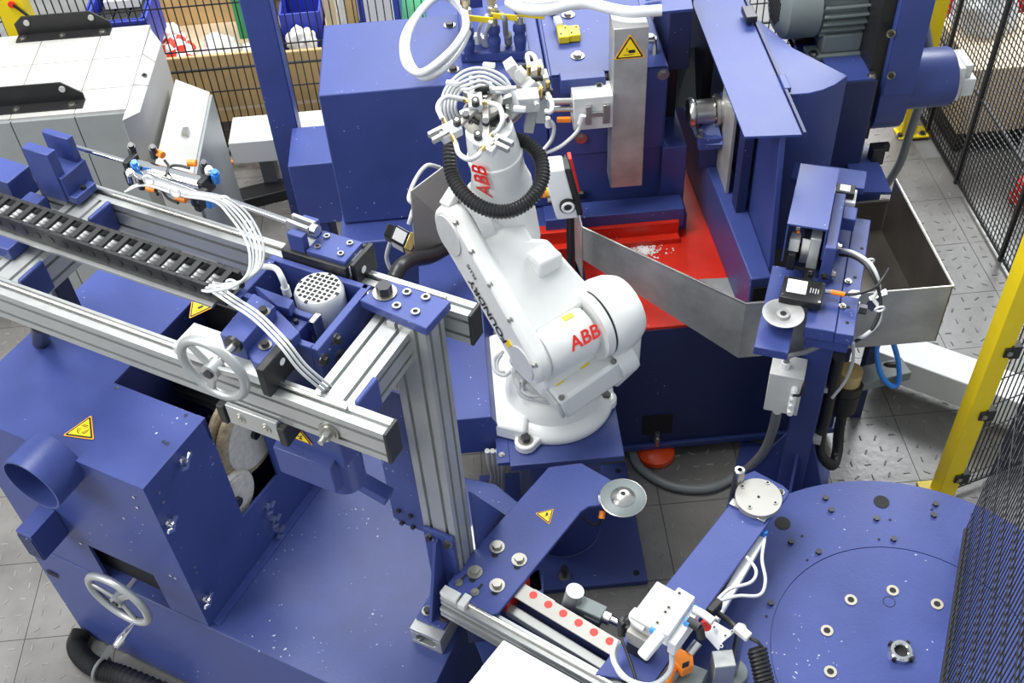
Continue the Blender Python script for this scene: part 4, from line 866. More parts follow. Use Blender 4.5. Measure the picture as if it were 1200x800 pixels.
for k, (px, py, dx, dy, gx_, gy_) in enumerate(((557, 118, 0, 1, 557, 99), (527, 154, -.9, -.45, 514, 157), (570, 170, .7, -.5, 589, 168))):
    b, c, d_, e_ = rgt(px, py, 2.24, dx, dy, .075, .05, .04, 'white'); cl = part('clamp_block', b, 'white_plastic', t, .004)
    q = P(gx_, gy_, 2.25); b = MB()
    for s in (-1, 1): b.ob(q+e_*.013*s, d_*.032, e_*.007, tn*.012)
    b.ob(q-d_*.025, d_*.008, e_*.02, tn*.012); part('gripper_jaw', b, 'aluminium', cl, .002)
    b = MB(); b.cyl(c+tn*.02-d_*.03, c+tn*.045-d_*.03, .014); part('elbow_fitting', b, 'black', cl); b = MB(); b.cyl(c+tn*.045-d_*.03, c+tn*.047-d_*.03, .006); part('fitting_dot', b, 'steel', cl)
    socket(cl, c+tn*.02+d_*.02, r=.007)
    b = MB(); b.beam(HB+tn*.085, c-tn*.01, .022, .014); part('link_arm', b, 'machined', t, .003)
    b = MB(); b.cyl(HB+(c-HB)*.55+tn*.03, HB+(c-HB)*.55+tn*.06, .012, n=12); part('pivot_screw', b, 'bolt', t)
for k, (p_, q_) in enumerate((((542, 116), (550, 119)), ((565, 120), (573, 120)), ((519, 138), (523, 146)), ((530, 160), (534, 168)), ((562, 178), (567, 172)), ((573, 162), (578, 156)))):
    b = MB(); b.cyl(P(*p_, 2.25), P(*q_, 2.25), .009); part('brass_fitting', b, 'brass', t)
tubes = [([(542, 116), (522, 114), (513, 125), (518, 139)], 'white air tube arching left from the upper clamp block'),
         ([(534, 168), (538, 180), (550, 187), (560, 182), (563, 178)], 'white air tube sagging below the wrist between two clamp blocks'),
         ([(573, 120), (585, 125), (589, 140), (584, 152), (578, 157)], 'white air tube curving right from the upper clamp block'),
         ([(572, 104), (590, 104), (605, 103)], 'straight white air tube leading right from the black connector')]
for p_, lb in tubes:
    b = MB(); b.tube([P(x, y, 2.26+.02*(i in (1, 2))) for i, (x, y) in enumerate(p_)], .0085); solo('air_tube', lb, 'tube', b, 'tube_white', P(*p_[1], 2.26))
b = MB(); q = P(563, 104, 2.27); b.cyl(q-V((.02, 0, 0)), q+V((.03, 0, 0)), .012); part('black_connector', b, 'black', t)
for k in range(5):
    b = MB(); o_ = k*4.6
    b.tube([P(520+o_, 146-o_*.3, 2.14), P(517+o_*.9, 125, 2.2), P(523+o_*.9, 103+o_*.2, 2.25), P(543+o_*.4, 84+o_*1.1, 2.28), P(566, 80+o_*1.1, 2.28), P(590-o_*.6, 90+o_, 2.25), P(602-o_*.4, 110, 2.2), P(609-o_*.5, 130, 2.15)], .0058)
    solo('air_tube', ['outermost white tube of the bundle arching over the wrist', 'second white tube of the bundle arching over the wrist', 'middle white tube of the bundle arching over the wrist', 'fourth white tube of the bundle arching over the wrist', 'innermost white tube of the bundle arching over the wrist'][k], 'tube', b, 'tube_white', P(545, 84, 2.25), group='tube bundle over the wrist')
for (px, py) in ((529, 97), (572, 76), (608, 127)):
    b = MB(); b.beam(P(px-6, py, 2.28), P(px+8, py+1, 2.28), .016, .016); part('cable_tie', b, 'white_plastic', t, .002)
# wrist body on the right and second gripper
b = MB(); q0 = P(588, 140, 2.08); q1 = P(622, 108, 2.12); d = (q1-q0).normalized(); b.cyl(q0, q1, .04, n=24); b.cyl(q1-d*.03, q1+d*.02, .05, n=24); part('side_arm', b, 'steel', t)
b = MB(); q = P(612, 118, 2.14); b.beam(q-V((.05, 0, 0)), q+V((.06, 0, 0)), .07, .06); part('side_plate', b, 'robot_grey', t, .004)
t = thing('gripper_unit', 'second silver gripper unit facing right beside the slide cylinder rods', 'gripper', P(628, 105, 2.05))
def gbx(px, py, z, hx, hy, hz, rx=0.): 
    c = P(px, py, z); b = MB(); ex = V((math.cos(rx), math.sin(rx)*.3, math.sin(rx))); ez = V((0, 0, 1)); ey = ez.cross(ex).normalized(); ez = ex.cross(ey); b.ob(c, ex*hx, ey*hy, ez*hz); return b
for args, nm, mt in (((604, 85, 2.14, .02, .03, .05, .5), 'mounting_plate', 'robot_grey'), ((614, 92, 2.13, .045, .015, .02, -.9), 'mounting_plate', 'robot_grey'), ((628, 83, 2.13, .03, .03, .025, .2), 'clamp_block', 'white_plastic'), ((636, 95, 2.10, .025, .03, .03, .2), 'clamp_block', 'robot_grey'),
                     ((622, 112, 2.1, .05, .03, .03, .25), 'pivot_body', 'steel'), ((638, 120, 2.06, .03, .03, .03, .1), 'clamp_block', 'robot_grey'), ((622, 138, 2.04, .018, .02, .055, -.2), 'gripper_finger', 'aluminium'), ((634, 128, 2.04, .018, .02, .05, -.1), 'gripper_finger', 'aluminium')):
    part(nm, gbx(*args), mt, t, .003)
for (px, py) in ((621, 70), (629, 92), (641, 108), (612, 78)):
    b = MB(); q = P(px, py, 2.14); b.cyl(q-V((.022, 0, 0)), q+V((.022, 0, .0)), .012); part('black_fitting', b, 'black', t)
for (px, py) in ((620, 88), (632, 88), (642, 106), (634, 113)):
    b = MB(); q = P(px, py, 2.14); b.cyl(q, q+V((0, -.01, .045)), .008); part('brass_fitting', b, 'brass', t)
for k, (p_, lb) in enumerate((([(620, 78), (618, 64), (626, 66), (630, 80)], 'small white loop tube on top of the second gripper unit'), ([(620, 92), (622, 105), (627, 118), (630, 124)], 'white tube running down the front of the second gripper unit'), ([(642, 110), (647, 122), (645, 131), (639, 130)], 'white tube at the right side of the second gripper unit'))):
    b = MB(); b.tube([P(x, y, 2.15) for x, y in p_], .009); solo('air_tube', lb, 'tube', b, 'tube_white', P(*p_[1], 2.15))
# ================================================================ POLISHING MACHINE (front left), frame GA
def G(p): return W(GA, p)
def PG(px, py, z): return P(px, py, z, GA)
def QG(px, py, ax, v): return Q(px, py, ax, v, GA)
GXv, GYv = G((1, 0, 0)), G((0, 1, 0))
DZ = .74; AR = -1.19; AH = -2.105; BF = 1.315; HT = 1.59
t = thing('polishing_machine', 'large blue polishing machine base with a flat deck at the lower left', 'machine', G((-2.0, 2.0, 0))); PM = t
b = MB(GA); b.prism([(-3.03, BF), (AR-.03, BF), (AR-.10, 2.28), (-1.42, 2.33), (-3.03, 2.10)], .012, DZ-.012); part('base_cabinet', b, 'blue', t, .006)
b = MB(GA); b.prism([(-3.035, BF-.004), (AR-.022, BF-.004), (AR-.09, 2.29), (-1.42, 2.34), (-3.035, 2.105)], DZ-.012, DZ); part('deck', b, 'blue_dusty', t, .003)
b = MB(GA); b.box(AH+.001, AH+.035, BF+.02, 2.2, DZ, DZ+.006); part('seam_flange', b, 'blue', t)
# scuff rings on the deck
b = MB()
for (px, py, R_) in ((403, 666, .022), (425, 658, .03)):
    q = P(px, py, DZ+.0006); b.ring(q, (0, 0, 1), R_, .0015, 24, 4)
part('scuff_mark', b, 'robot_grey', t) if False else None
# housing
t = thing('polishing_housing', 'tall blue sheet metal housing with warning triangles around the polishing wheels', 'housing', G((-2.5, 1.6, DZ))); HS = t
def sideplate(name, a0, a1, pts, m='blue'):
    b = MB(GA); n = len(pts); b._add([(a, y, z) for a in (a0, a1) for y, z in pts], [tuple(range(n))[::-1], tuple(range(n, 2*n))]+[(i, (i+1) % n, n+(i+1) % n, n+i) for i in range(n)])
    return part(name, b, m, HS)
n1 = QG(285, 606, 0, AH); n2 = QG(326, 556, 0, AH)
sideplate('side_panel', AH-.012, AH, [(BF, DZ+.002), (2.13, DZ+.002), (2.13, HT), (n2.y, HT), (n2.y, n2.z), (n1.y, n1.z), (n1.y, HT), (BF, HT)])
AC = QG(137, 447, 2, HT).x; bb = n1.y
# front panel with the lower opening
o0 = QG(104, 641, 1, BF); o1 = QG(198, 709, 1, BF)
zo = DZ+.012; oz1 = QG(183, 675, 1, BF).z
for (x0, x1, z0, z1) in ((-2.9, o0.x, DZ+.002, HT), (o0.x, o1.x, oz1, HT), (o1.x, AH-.012, DZ+.002, HT)):
    pass
b = MB(GA); xa, xb = o0.x, o1.x
n_ = [(-2.95, HT), (-2.95, DZ+.002), (xa+.03, DZ+.002), (xa, oz1), (xb-.03, oz1), (xb, DZ+.002), (AH-.012, DZ+.002), (AH-.012, HT)]
for quad in ([(-2.95, DZ+.002), (xa, DZ+.002), (xa, HT), (-2.95, HT)], [(xa, oz1), (xb, oz1), (xb, HT), (xa, HT)], [(xb, DZ+.002), (AH-.012, DZ+.002), (AH-.012, HT), (xb, HT)]):
    m = len(quad); b._add([(x, y, z) for y in (BF, BF+.012) for x, z in quad], [(0, 1, 2, 3), (7, 6, 5, 4), (0, 4, 5, 1), (1, 5, 6, 2), (2, 6, 7, 3), (3, 7, 4, 0)])
part('front_panel', b, 'blue', t)
b = MB(GA); b.box(-2.9, AH-.05, BF+.05, BF+.07, DZ+.002, HT-.02); part('inner_wall', b, 'dark', t)
# top panels
b = MB(GA); b.box(-2.95, AC, BF, 2.13, HT, HT+.008); part('top_panel', b, 'blue', t)
b = MB(GA); b.box(AC, AH, BF, bb, HT, HT+.008); part('top_panel', b, 'blue', t)
b = MB(GA); b.box(AC, AH, bb-.012, bb, HT-.10, HT); part('opening_lip', b, 'blue', t)
b = MB(GA); b.box(AH-.03, AH+.001, BF, bb, HT+.008, HT+.010); part('edge_fold', b, 'blue', t)
warn(t, P(97, 504, HT+.009), (P(115, 518, HT)-P(112, 488, HT)), (P(70, 507, HT)-P(113, 503, HT)), .115, 'turn', label='yellow triangle with a rotation symbol')
warn(t, P(233, 361, HT+.009), (P(257, 357, HT)-P(219, 375, HT))*-1, -(P(219, 375, HT)-P(240, 350, HT)).cross(V((0, 0, 1))) if False else (P(228, 347, HT)-P(238, 368, HT)), .105, 'hand', label='yellow triangle with a hand symbol')
for (px, py) in ((212, 539), (196, 612), (239, 701)):
    q = QG(px, py, 0, AH+.001); tt = link('wing_nut', None, None); bpy.data.objects.remove(tt)
    b = MB(GA); b.cyl(q, q+V((.006, 0, 0)), .016, n=16); b.cyl(q, q+V((.03, 0, 0)), .009, n=8)
    for s in (-1, 1): b.ob(q+V((.024, .014*s, .012*s)), (.004, 0, 0), (0, .013, .008*s), (0, -.004*s, .006))
    part('wing_nut', b, 'chrome', t)
for (px, py) in ((320, 608), (325, 621), (313, 593)):
    q = PG(px, py, DZ+.008) if False else QG(px, py, 0, AH+.001)
    b = MB(GA); b.cyl(q, q+V((.006, 0, 0)), .015, n=16)
    for s in (-1, 1): b.ob(q+V((.02, .013*s, .01*s)), (.004, 0, 0), (0, .012, .008*s), (0, -.004*s, .006))
    part('wing_nut', b, 'chrome', t)
for (px, py) in ((223, 530), (186, 577), (191, 588), (228, 664), (230, 671)):
    q = QG(px, py, 0, AH+.001); b = MB(GA); b.cyl(q, q+V((.003, 0, 0)), .006, n=10); part('rivet', b, 'steel', t)
for (px, py) in ((137, 455), (218, 487), (192, 518), (196, 520)):
    q = PG(px, py, HT+.008); b = MB(GA); b.cyl(q, q+V((0, 0, .003)), .007, n=10); part('rivet', b, 'chrome', t)
for (px, py) in ((157, 582), (161, 594), (200, 674), (206, 677), (95, 636)):
    q = QG(px, py, 1, BF-.001); b = MB(GA); b.cyl(q, q-V((0, .003, 0)), .006, n=10); part('rivet', b, 'chrome', t)
# extraction duct and vent box
dc = QG(36, 569, 1, BF-.12)
b = MB(GA); r0 = .112; b.lathe([(r0, 0), (r0, .14), (r0-.008, .14), (r0-.008, 0)], dc, (0, 1, 0), 48, True) if False else None
b = MB(); c0 = G(dc); b.lathe([(r0, 0), (r0, .135), (r0-.008, .135), (r0-.008, 0)], c0, GYv, 48, True); b.lathe([(0, .13), (r0-.008, .13), (r0-.008, .134), (0, .134)], c0, GYv, 48); dp = part('extraction_duct', b, 'blue', t, label='short round blue duct pipe')
v0 = QG(19, 622, 1, BF-.13); v1 = QG(58, 656, 1, BF-.13); x0 = QG(22, 622, 1, BF-.12).x; x1 = QG(58, 664, 1, BF-.12).x
b = MB(GA); zt_ = QG(40, 628, 1, BF-.12).z; b.box(x0, x1+.02, BF-.13, BF-.001, zt_-.15, zt_); vb = part('vent_box', b, 'blue', t, .002)
for k in range(12):
    b = MB(GA); x = x0+.006+k*(x1+.02-x0-.012)/11; b.box(x-.0025, x+.0025, BF-.134, BF-.13, zt_-.145, zt_-.02); part('vent_slat', b, 'navy', vb)
b = MB(GA); q = QG(62, 672, 1, BF-.002); b.box(q.x-.03, q.x+.03, BF-.0055, BF-.0045, q.z-.015, q.z+.015); part('cable_slot', b, 'dark', PM)
# lower handwheel on the front
def handwheel(parent, c, ax_, R_, r_, crank=None, name='handwheel'):
    ax_ = V(ax_).normalized(); a = ax_.orthogonal().normalized(); e = ax_.cross(a)
    b = MB(); b.ring(c, ax_, R_, r_, 48, 12); h = part(name, b, 'aluminium', parent)
    b = MB(); b.cyl(c-ax_*.02, c+ax_*.018, .025); part('hub', b, 'aluminium', h, .003)
    for k in range(3):
        an = crank[1]+k*2.094 if crank else k*2.094+.5; d = a*math.cos(an)+e*math.sin(an)
        b = MB(); b.beam(c+d*.015, c+d*(R_-r_*.5), .024, .012, ax_); part('spoke', b, 'aluminium', h, .004)
    b = MB(); b.cyl(c+ax_*.018, c+ax_*.026, .014, n=6); part('centre_bolt', b, 'bolt', h)
    if crank:
        an = crank[1]; d = a*math.cos(an)+e*math.sin(an); q = c+d*R_
        b = MB(); b.lathe([(0, 0), (.011, 0), (.009, .02), (.014, .05), (.017, .085), (.012, .115), (0, .12)], q, ax_, 20); part('crank_handle', b, 'chrome', h)
    b = MB(); b.cyl(c-ax_*.02, c-ax_*.09, .011); part('shaft', b, 'steel', h)
    return h
hc = QG(139, 702, 1, BF-.13)
# find angle so that the crank sits at the lower right of the rim
def crank_angle(c, ax_, R_, tx, ty):
    a = ax_.orthogonal().normalized(); e = ax_.cross(a); best = None
    for k in range(72):
        an = k*math.pi/36; p = c+(a*math.cos(an)+e*math.sin(an))*R_; v = p-CAM; z = v.dot(FW); px, py = 600+F*v.dot(RI)/z, 400-F*v.dot(UP)/z
        dd = (px-tx)**2+(py-ty)**2
        if best is None or dd < best[0]: best = (dd, an)
    return best[1]
axn = (-GYv).normalized(); ca_ = crank_angle(G(hc), axn, .128, 160, 728)
handwheel(PM, G(hc), axn, .128, .015, (1, ca_))
# polishing wheels and motor inside the opening
def wheel(label, c, ax_, R_, th, m1, n=1):
    b = MB(); b.cyl(c-ax_*.02, c+ax_*.2, .02); t = part('polishing_wheel', b, 'bolt', HS, label=label)
    for k in range(n):
        b = MB(); o_ = k*(th+.012); b.lathe([(0, o_), (R_*.93, o_), (R_, o_+th*.3), (R_*1.005, o_+th*.6), (R_*.93, o_+th), (0, o_+th)], c, ax_, 48); part('felt_disc', b, m1, t)
    b = MB(); b.lathe([(0, -.004), (R_*.8, -.004), (R_*.8, .0), (0, 0)], c, ax_, 40); part('face_sheet', b, 'felt_white', t)
wheel('pair of worn brown felt polishing wheels behind the opening of the housing', G((-2.16, 1.86, 1.24)), -GXv, .185, .035, 'felt', 2)
wheel('small white polishing wheel in the notch of the housing', G((-2.14, 1.66, 1.08)), -GXv, .12, .03, 'felt_white', 1)
t = thing('drive_motor', 'black finned motor in the dark opening under the gantry rail', 'motor', G((-2.36, 2.1, 1.2)))
b = MB(); c = G((-2.37, 1.98, 1.36)); b.cyl(c-GXv*.12, c+GXv*.10, .12, n=32); part('body', b, 'black', t)
for k in range(20):
    an = k*math.pi/10; d = GYv*math.cos(an)+V((0, 0, 1))*math.sin(an); b = MB(); b.ob(c+d*.125-GXv*.01, GXv*.10, d*.012, d.cross(GXv)*.004); part('cooling_fin', b, 'bolt', t)
b = MB(GA); b.box(-2.46, -2.28, 1.88, 2.1, DZ+.01, 1.24); part('pedestal', b, 'navy', t)
b = MB(GA); b.box(AC, AH-.02, 2.11, 2.13, DZ+.01, HT); part('bulkhead', b, 'dark', HS)
b = MB(GA); b.box(AC-.005, AC, bb, 2.12, DZ+.01, HT-.002); part('inner_wall', b, 'navy', HS)
# black corrugated hose at the floor in front
b = MB(); b.tube([P(96, 740, .05), P(90, 755, .045), P(97, 770, .045), P(115, 783, .045), P(145, 792, .045), (P(200, 815, .045))], .042, n=14, sub=16, rib=.08)
solo('corrugated_hose', 'black corrugated hose on the floor at the foot of the polishing machine', 'hose', b, 'rubber', P(97, 770, 0))
b = MB(); q = P(119, 784, .05); b.ring(q, (P(145, 792, .05)-P(97, 770, .05)), .052, .008, 24, 8); b.beam(P(122, 770, .09), P(131, 758, .22), .012, .028); solo('hose_clip', 'grey clip holding the corrugated hose at the lower left', 'clip', b, 'pipe_grey', q)
# ================================================================ GANTRY
RZT = 2.2; RH = .116; RW = .058
t = thing('gantry_frame', 'aluminium profile gantry frame with two long rails above the polishing machine', 'frame', G((-1.32, 1.6, DZ))); GT = t
def rail(name, p0, p1, wd, h, nw, nh, up=(0, 0, 1), parent=None, caps=True):
    b = MB(); b.sect(tsec(wd, h, nw, nh), G(p0), G(p1), up); o = part(name, b, 'aluminium', parent or GT, 0)
    return o
def endcap(p, d, wd, h, parent):
    b = MB(GA); p = V(p); d = V(d); s = V((abs(d.y), abs(d.x), 0)); b.ob(p+d*.004, d*.006, s*wd/2, (0, 0, h/2)); part('end_cap', b, 'black', parent, .003)
zc = RZT-RH/2
r1 = rail('rail', (-3.3, 1.457, zc), (-1.19, 1.457, zc), RW, RH, 1, 2); endcap((-1.19, 1.457, zc), (1, 0, 0), RW+.004, RH+.004, r1)
r2 = rail('rail', (-2.80, 1.928, zc), (-1.19, 1.928, zc), RW, RH, 1, 2); endcap((-1.19, 1.928, zc), (1, 0, 0), RW+.004, RH+.004, r2); endcap((-2.81, 1.928, zc), (-1, 0, 0), RW, RH, r2)
for a_ in (-2.567, -1.375): rail('cross_beam', (a_, 1.487, zc), (a_, 1.898, zc), .125, RH, 2, 2)
for (bb_, a0_, a1_) in ((1.485, -3.0, -1.32), (1.956, -2.7, -1.28)):      # guide rods on top of the rails
    b = MB(GA); b.cyl((a0_ if bb_ < 1.6 else -2.66, bb_-.022, RZT+.006), (a1_, bb_-.022, RZT+.006), .007, n=10); part('guide_rod', b, 'steel', GT)
for a_ in (-2.50, -1.31):
    for bb_, s in ((1.487, 1), (1.898, -1)):
        b = MB(GA); b.box(a_-.005, a_+.012, min(bb_, bb_+s*.10), max(bb_, bb_+s*.10), RZT-.10, RZT+.012); part('corner_bracket', b, 'blue', GT, .006)
po = rail('post', (-1.3175, 1.82, DZ+.10), (-1.3175, 1.82, 2.222), .125, .10, 2, 2, up=G((0, 1, 0)))
b = MB(GA)
k4 = [PG(455, 327.5, 2.252), PG(517.5, 345, 2.252), PG(492.5, 385, 2.252), PG(431, 356, 2.252)]
b.prism([(-1.455, 1.895), (-1.235, 1.888), (-1.245, 1.765), (-1.475, 1.79)], 2.222, 2.252); cp = part('cap_plate', b, 'blue', GT, .003)
for (px, py) in ((477, 343), (499, 349), (465, 359), (487, 366)): socket(cp, P(px, py, 2.253), r=.013)
bolt(cp, P(451, 343, 2.253), r=.023, h=.026)
b = MB(GA); b.box(-1.15, -1.12, 0, 0, 0, 0) if False else None
# square hollow base profile
b = MB(GA)
def hollow(b, a0, a1, y0, y1, z0, z1):
    w_ = .022; cx, cz = (a0+a1)/2, (z0+z1)/2
    b.box(a0, a1, y0, y1, z0, z0+w_); b.box(a0, a1, y0, y1, z1-w_, z1); b.box(a0, a0+w_, y0, y1, z0+w_, z1-w_); b.box(a1-w_, a1, y0, y1, z0+w_, z1-w_)
    for sx in (a0+w_, a1-w_-.012):
        for sz in (z0+w_, z1-w_-.012): b.box(sx, sx+.012, y0, y1, sz, sz+.012)
hollow(b, -1.38, -1.255, 1.58, 2.15, DZ+.001, DZ+.10); part('base_profile', b, 'aluminium', GT, .002)
b = MB(GA); b.box(-1.36, -1.275, 1.582, 1.60, DZ+.022, DZ+.08); part('profile_bore', b, 'dark', GT) if False else None
# gusset bracket
b = MB(GA); b.box(-1.375, -1.26, 1.62, 1.765, DZ+.101, DZ+.112); b.box(-1.375, -1.26, 1.755, 1.768, DZ+.112, DZ+.50); n = 3
pts = [(1.625, DZ+.112), (1.756, DZ+.112), (1.756, DZ+.47), (1.73, DZ+.47)]
b._add([(a_, y, z) for a_ in (-1.325, -1.312) for y, z in pts], [(3, 2, 1, 0), (4, 5, 6, 7), (0, 1, 5, 4), (1, 2, 6, 5), (2, 3, 7, 6), (3, 0, 4, 7)]); gs = part('gusset_bracket', b, 'blue', GT, .002)
for a_ in (-1.35, -1.28): bolt(gs, (a_, 1.66, DZ+.112), GA, r=.013); bolt(gs, (a_, 1.754, DZ+.46), GA, r=.012, axis=(0, -1, 0))
b = MB(GA); b.prism([(-1.254, 1.72), (-1.17, 1.72), (-1.17, 1.9), (-1.254, 1.9)], DZ+.001, DZ+.012); fp = part('foot_plate', b, 'blue', GT, .002); bolt(fp, (-1.21, 1.76, DZ+.012), GA, r=.013)
b = MB(GA); b._add([(a_, y, z) for a_ in (-1.254, -1.242) for y, z in ((1.88, DZ+.1), (2.15, DZ+.1), (1.88, DZ+.62))], [(2, 1, 0), (3, 4, 5), (0, 1, 4, 3), (1, 2, 5, 4), (2, 0, 3, 5)]); part('rear_gusset', b, 'blue', GT); bolt(GT, P(512, 600+23, DZ+.11), r=.012)
# blue plates left of the post
q = [QG(448, 415, 1, 1.80), QG(466, 481, 1, 1.80)]
b = MB(GA); b.box(-1.47, -1.41, 1.72, 1.80, 1.93, 2.14); part('hanger_block', b, 'blue', GT, .003)
a0_ = QG(450, 545, 1, 1.78); a1_ = QG(464, 610, 1, 1.78); a2_ = QG(492, 616, 1, 1.78)
b = MB(GA); xl_ = QG(446, 535, 1, 1.78).x
n = 5; pts = [(xl_, 1.90), (xl_, a1_.z+.02), (xl_+.03, a1_.z), (-1.382, a1_.z), (-1.382, 1.90)]
b._add([(x, y, z) for y in (1.78, 1.79) for x, z in pts], [tuple(range(5)), tuple(range(5, 10))[::-1]]+[(i, 5+i, 5+(i+1) % 5, (i+1) % 5) for i in range(5)]); pl = part('side_plate', b, 'blue_dusty', GT)
for (px, py) in ((468, 597), (482, 603), (472, 611), (485, 616)): bolt(pl, QG(px, py, 1, 1.78), GA, r=.009, axis=(0, -1, 0), washer=False)
# bolt with washer on the lower rail front
q = QG(386, 505, 1, 1.427); b = MB(); c = G(q); b.cyl(c, c-GYv*.006, .032, n=28); b.cyl(c-GYv*.006, c-GYv*.01, .024, n=28); wb = part('washer', b, 'bolt_bright', GT); b = MB(); b.cyl(c-GYv*.01, c-GYv*.028, .016, n=6); b.cyl(c-GYv*.028, c-GYv*.045, .009); part('hex_nut', b, 'steel', wb)
# left support post of the gantry
lp = PG(62, 338, 1.75)
rail('post', (lp.x, lp.y, .02), (lp.x, lp.y, RZT-RH-.001), .08, .08, 1, 1, up=G((0, 1, 0)))
b = MB(GA); b.box(lp.x-.06, lp.x+.06, lp.y-.06, lp.y+.06, .001, .02); part('post_foot', b, 'black', GT)
# ---------------------------------------------------------------- lower slide block (front) with black end plates
t = thing('slide_carriage', 'blue motor carriage with a white fan motor sitting across the gantry rails', 'carriage', G((-1.7, 1.7, RZT))); CG = t
b = MB(GA); b.box(-1.86, -1.56, 1.43, 1.53, RZT+.016, RZT+.05); sl = part('slider', b, 'robot_grey', t, .003)
e0 = PG(312, 450, RZT+.0); b = MB(GA); b.box(-1.557, -1.530, 1.415, 1.545, RZT-.0, RZT+.105); ep = part('end_plate', b, 'black', sl, .004)
b = MB(GA); q = V((-1.529, 1.49, RZT+.07)); b.cyl(q, q+V((.001, 0, 0)), .011, n=16); part('plate_hole', b, 'white_plastic', ep)
# plate under the lower rail front
b = MB(GA); p0_ = QG(262, 462, 1, 1.42); p1_ = QG(330, 508, 1, 1.42)
b.box(p0_.x, p1_.x, 1.41, 1.425, RZT-RH-.07, RZT-RH+.01); cl = part('clamp_plate', b, 'aluminium', t, .003)
for x_, n_ in ((p0_.x-.02, 0), (p1_.x+.012, 1)):
    b = MB(GA); b.box(x_-.012, x_+.014, 1.405, 1.50, RZT-RH-.075, RZT-RH-.002); part('end_plate', b, 'black', cl, .003)
for f_ in (.25, .75):
    q = V((p0_.x+(p1_.x-p0_.x)*f_, 1.41, RZT-RH-.03)); b = MB(); b.cyl(G(q), G(q)-GYv*.003, .018); b.cyl(G(q)-GYv*.003, G(q)-GYv*.006, .010); part('plug', b, 'steel', cl)
# upper slider (black) on rear rail with clevis bracket
b = MB(GA); b.box(-1.79, -1.56, 1.88, 1.97, RZT+.030, RZT+.07); us = part('slider', b, 'white_plastic', t, .003)
b = MB(GA); b.box(-1.79, -1.565, 1.862, 1.905, RZT+.035, RZT+.075); b.box(-1.79, -1.565, 1.965, 1.985, RZT+.018, RZT+.075); part('slider_cover', b, 'black', us, .003)
b = MB(GA); b.box(-1.562, -1.545, 1.88, 1.99, RZT-.02, RZT+.08); ep = part('end_plate', b, 'black', us, .004)
b = MB(GA); q = V((-1.544, 1.92, RZT+.035)); b.cyl(q, q+V((.001, 0, 0)), .012, n=16); part('plate_hole', b, 'white_plastic', ep)
b = MB(GA); b.box(-1.705, -1.57, 1.875, 1.972, RZT+.072, RZT+.09); cb_ = part('clevis_base', b, 'blue', us, .003)
for s in (1.876, 1.943):
    b = MB(GA); b.box(-1.765, -1.71, s, s+.026, RZT+.072, RZT+.135); part('clevis_ear', b, 'blue', us, .003)
for (x_, y_) in ((-1.68, 1.90), (-1.68, 1.95), (-1.60, 1.90), (-1.60, 1.95)): socket(cb_, (x_, y_, RZT+.09), GA, r=.010)
# open box frame around the motor
fz0, fz1 = RZT-.22, RZT+.045
def fp_(name, x0, x1, y0, y1, z0=fz0, z1=fz1, m='blue'):
    b = MB(GA); b.box(x0, x1, y0, y1, z0, z1); return part(name, b, m, t, .003)
FL, FR, FB0, FB1 = -1.84, -1.50, 1.565, 1.80
# outer frame corner pixels: (298,322) (437,330) (372,405)
fp_('frame_plate', -1.825, -1.485, 1.84, 1.86)
fp_('frame_plate', -1.825, -1.80, 1.66, 1.84)
rp = fp_('frame_plate', -1.505, -1.48, 1.58, 1.86, RZT-.26)
fp_('frame_plate', -1.70, -1.505, 1.58, 1.60, RZT-.26)
mp_ = fp_('frame_plate', -1.80, -1.57, 1.675, 1.695, RZT-.08)
fp_('frame_plate', -1.57, -1.55, 1.665, 1.705, RZT-.12, m='steel')
fp_('frame_plate', -1.70, -1.675, 1.585, 1.675, RZT-.10)
fp_('frame_floor', -1.80, -1.505, 1.585, 1.86, RZT-.36, RZT-.25, m='navy')
for (y_, z_) in ((1.59, .0), (1.59, -.09), (1.66, -.05), (1.66, .015)):
    bolt(rp, (-1.48, y_, RZT+z_), GA, r=.012, axis=(1, 0, 0))
bolt(rp, (-1.48, 1.84, RZT+.02), GA, r=.013, axis=(1, 0, 0)); bolt(rp, (-1.48, 1.84, RZT-.08), GA, r=.013, axis=(1, 0, 0))
# motor with perforated fan cover
mc = PG(373, 337, RZT+.05); mcw = G(mc); MR = .072
b = MB(); b.lathe([(0, -.30), (MR*.95, -.30), (MR*.95, -.10), (MR, -.09), (MR, -.012), (MR*.9, 0), (0, 0)], mcw, (0, 0, 1), 44); mo = part('fan_motor', b, 'white_paint', t, label='white motor with a perforated fan cover')
for i in range(-4, 5):
    for j in range(-4, 5):
        if i*i+j*j < 17: 
            q = mc+V((i*.0155, j*.0155, .0005)); b = MB(GA); b.box(q.x-.0052, q.x+.0052, q.y-.0052, q.y+.0052, q.z-.002, q.z+.0006); part('vent_hole', b, 'dark', mo)
# handwheel block
hb0, hb1 = -1.86, -1.735
b = MB(GA); pts = [(1.485, .05), (1.485, .135), (1.60, .135), (1.66, .10), (1.66, .05)]
def pz_(pts, z): return [P(x, y, z)[:2] for x, y in pts]
b = MB(); b.prism(pz_([(257, 391), (285, 401), (322, 358), (297, 343)], RZT+.12), RZT+.035, RZT+.12); hb = part('handwheel_block', b, 'blue', t, .003)
b = MB(); b.prism(pz_([(286, 404), (296, 424), (309, 429), (351, 389), (325, 362)], RZT+.075), RZT+.03, RZT+.075); part('base_block', b, 'blue', t, .003)
b = MB(); b.prism(pz_([(298, 334), (344, 351), (338, 362), (324, 358)], RZT+.085), RZT+.05, RZT+.085); part('support_block', b, 'blue', t, .003)
b = MB(); b.prism(pz_([(325, 366), (350, 389), (366, 372), (345, 358)], RZT+.03), RZT-.02, RZT+.03); part('support_block', b, 'blue', t, .003)
for p_ in ((311, 405), (309, 366)): bolt(t, P(*p_, RZT+.12 if p_[1] < 380 else RZT+.076), r=.012)
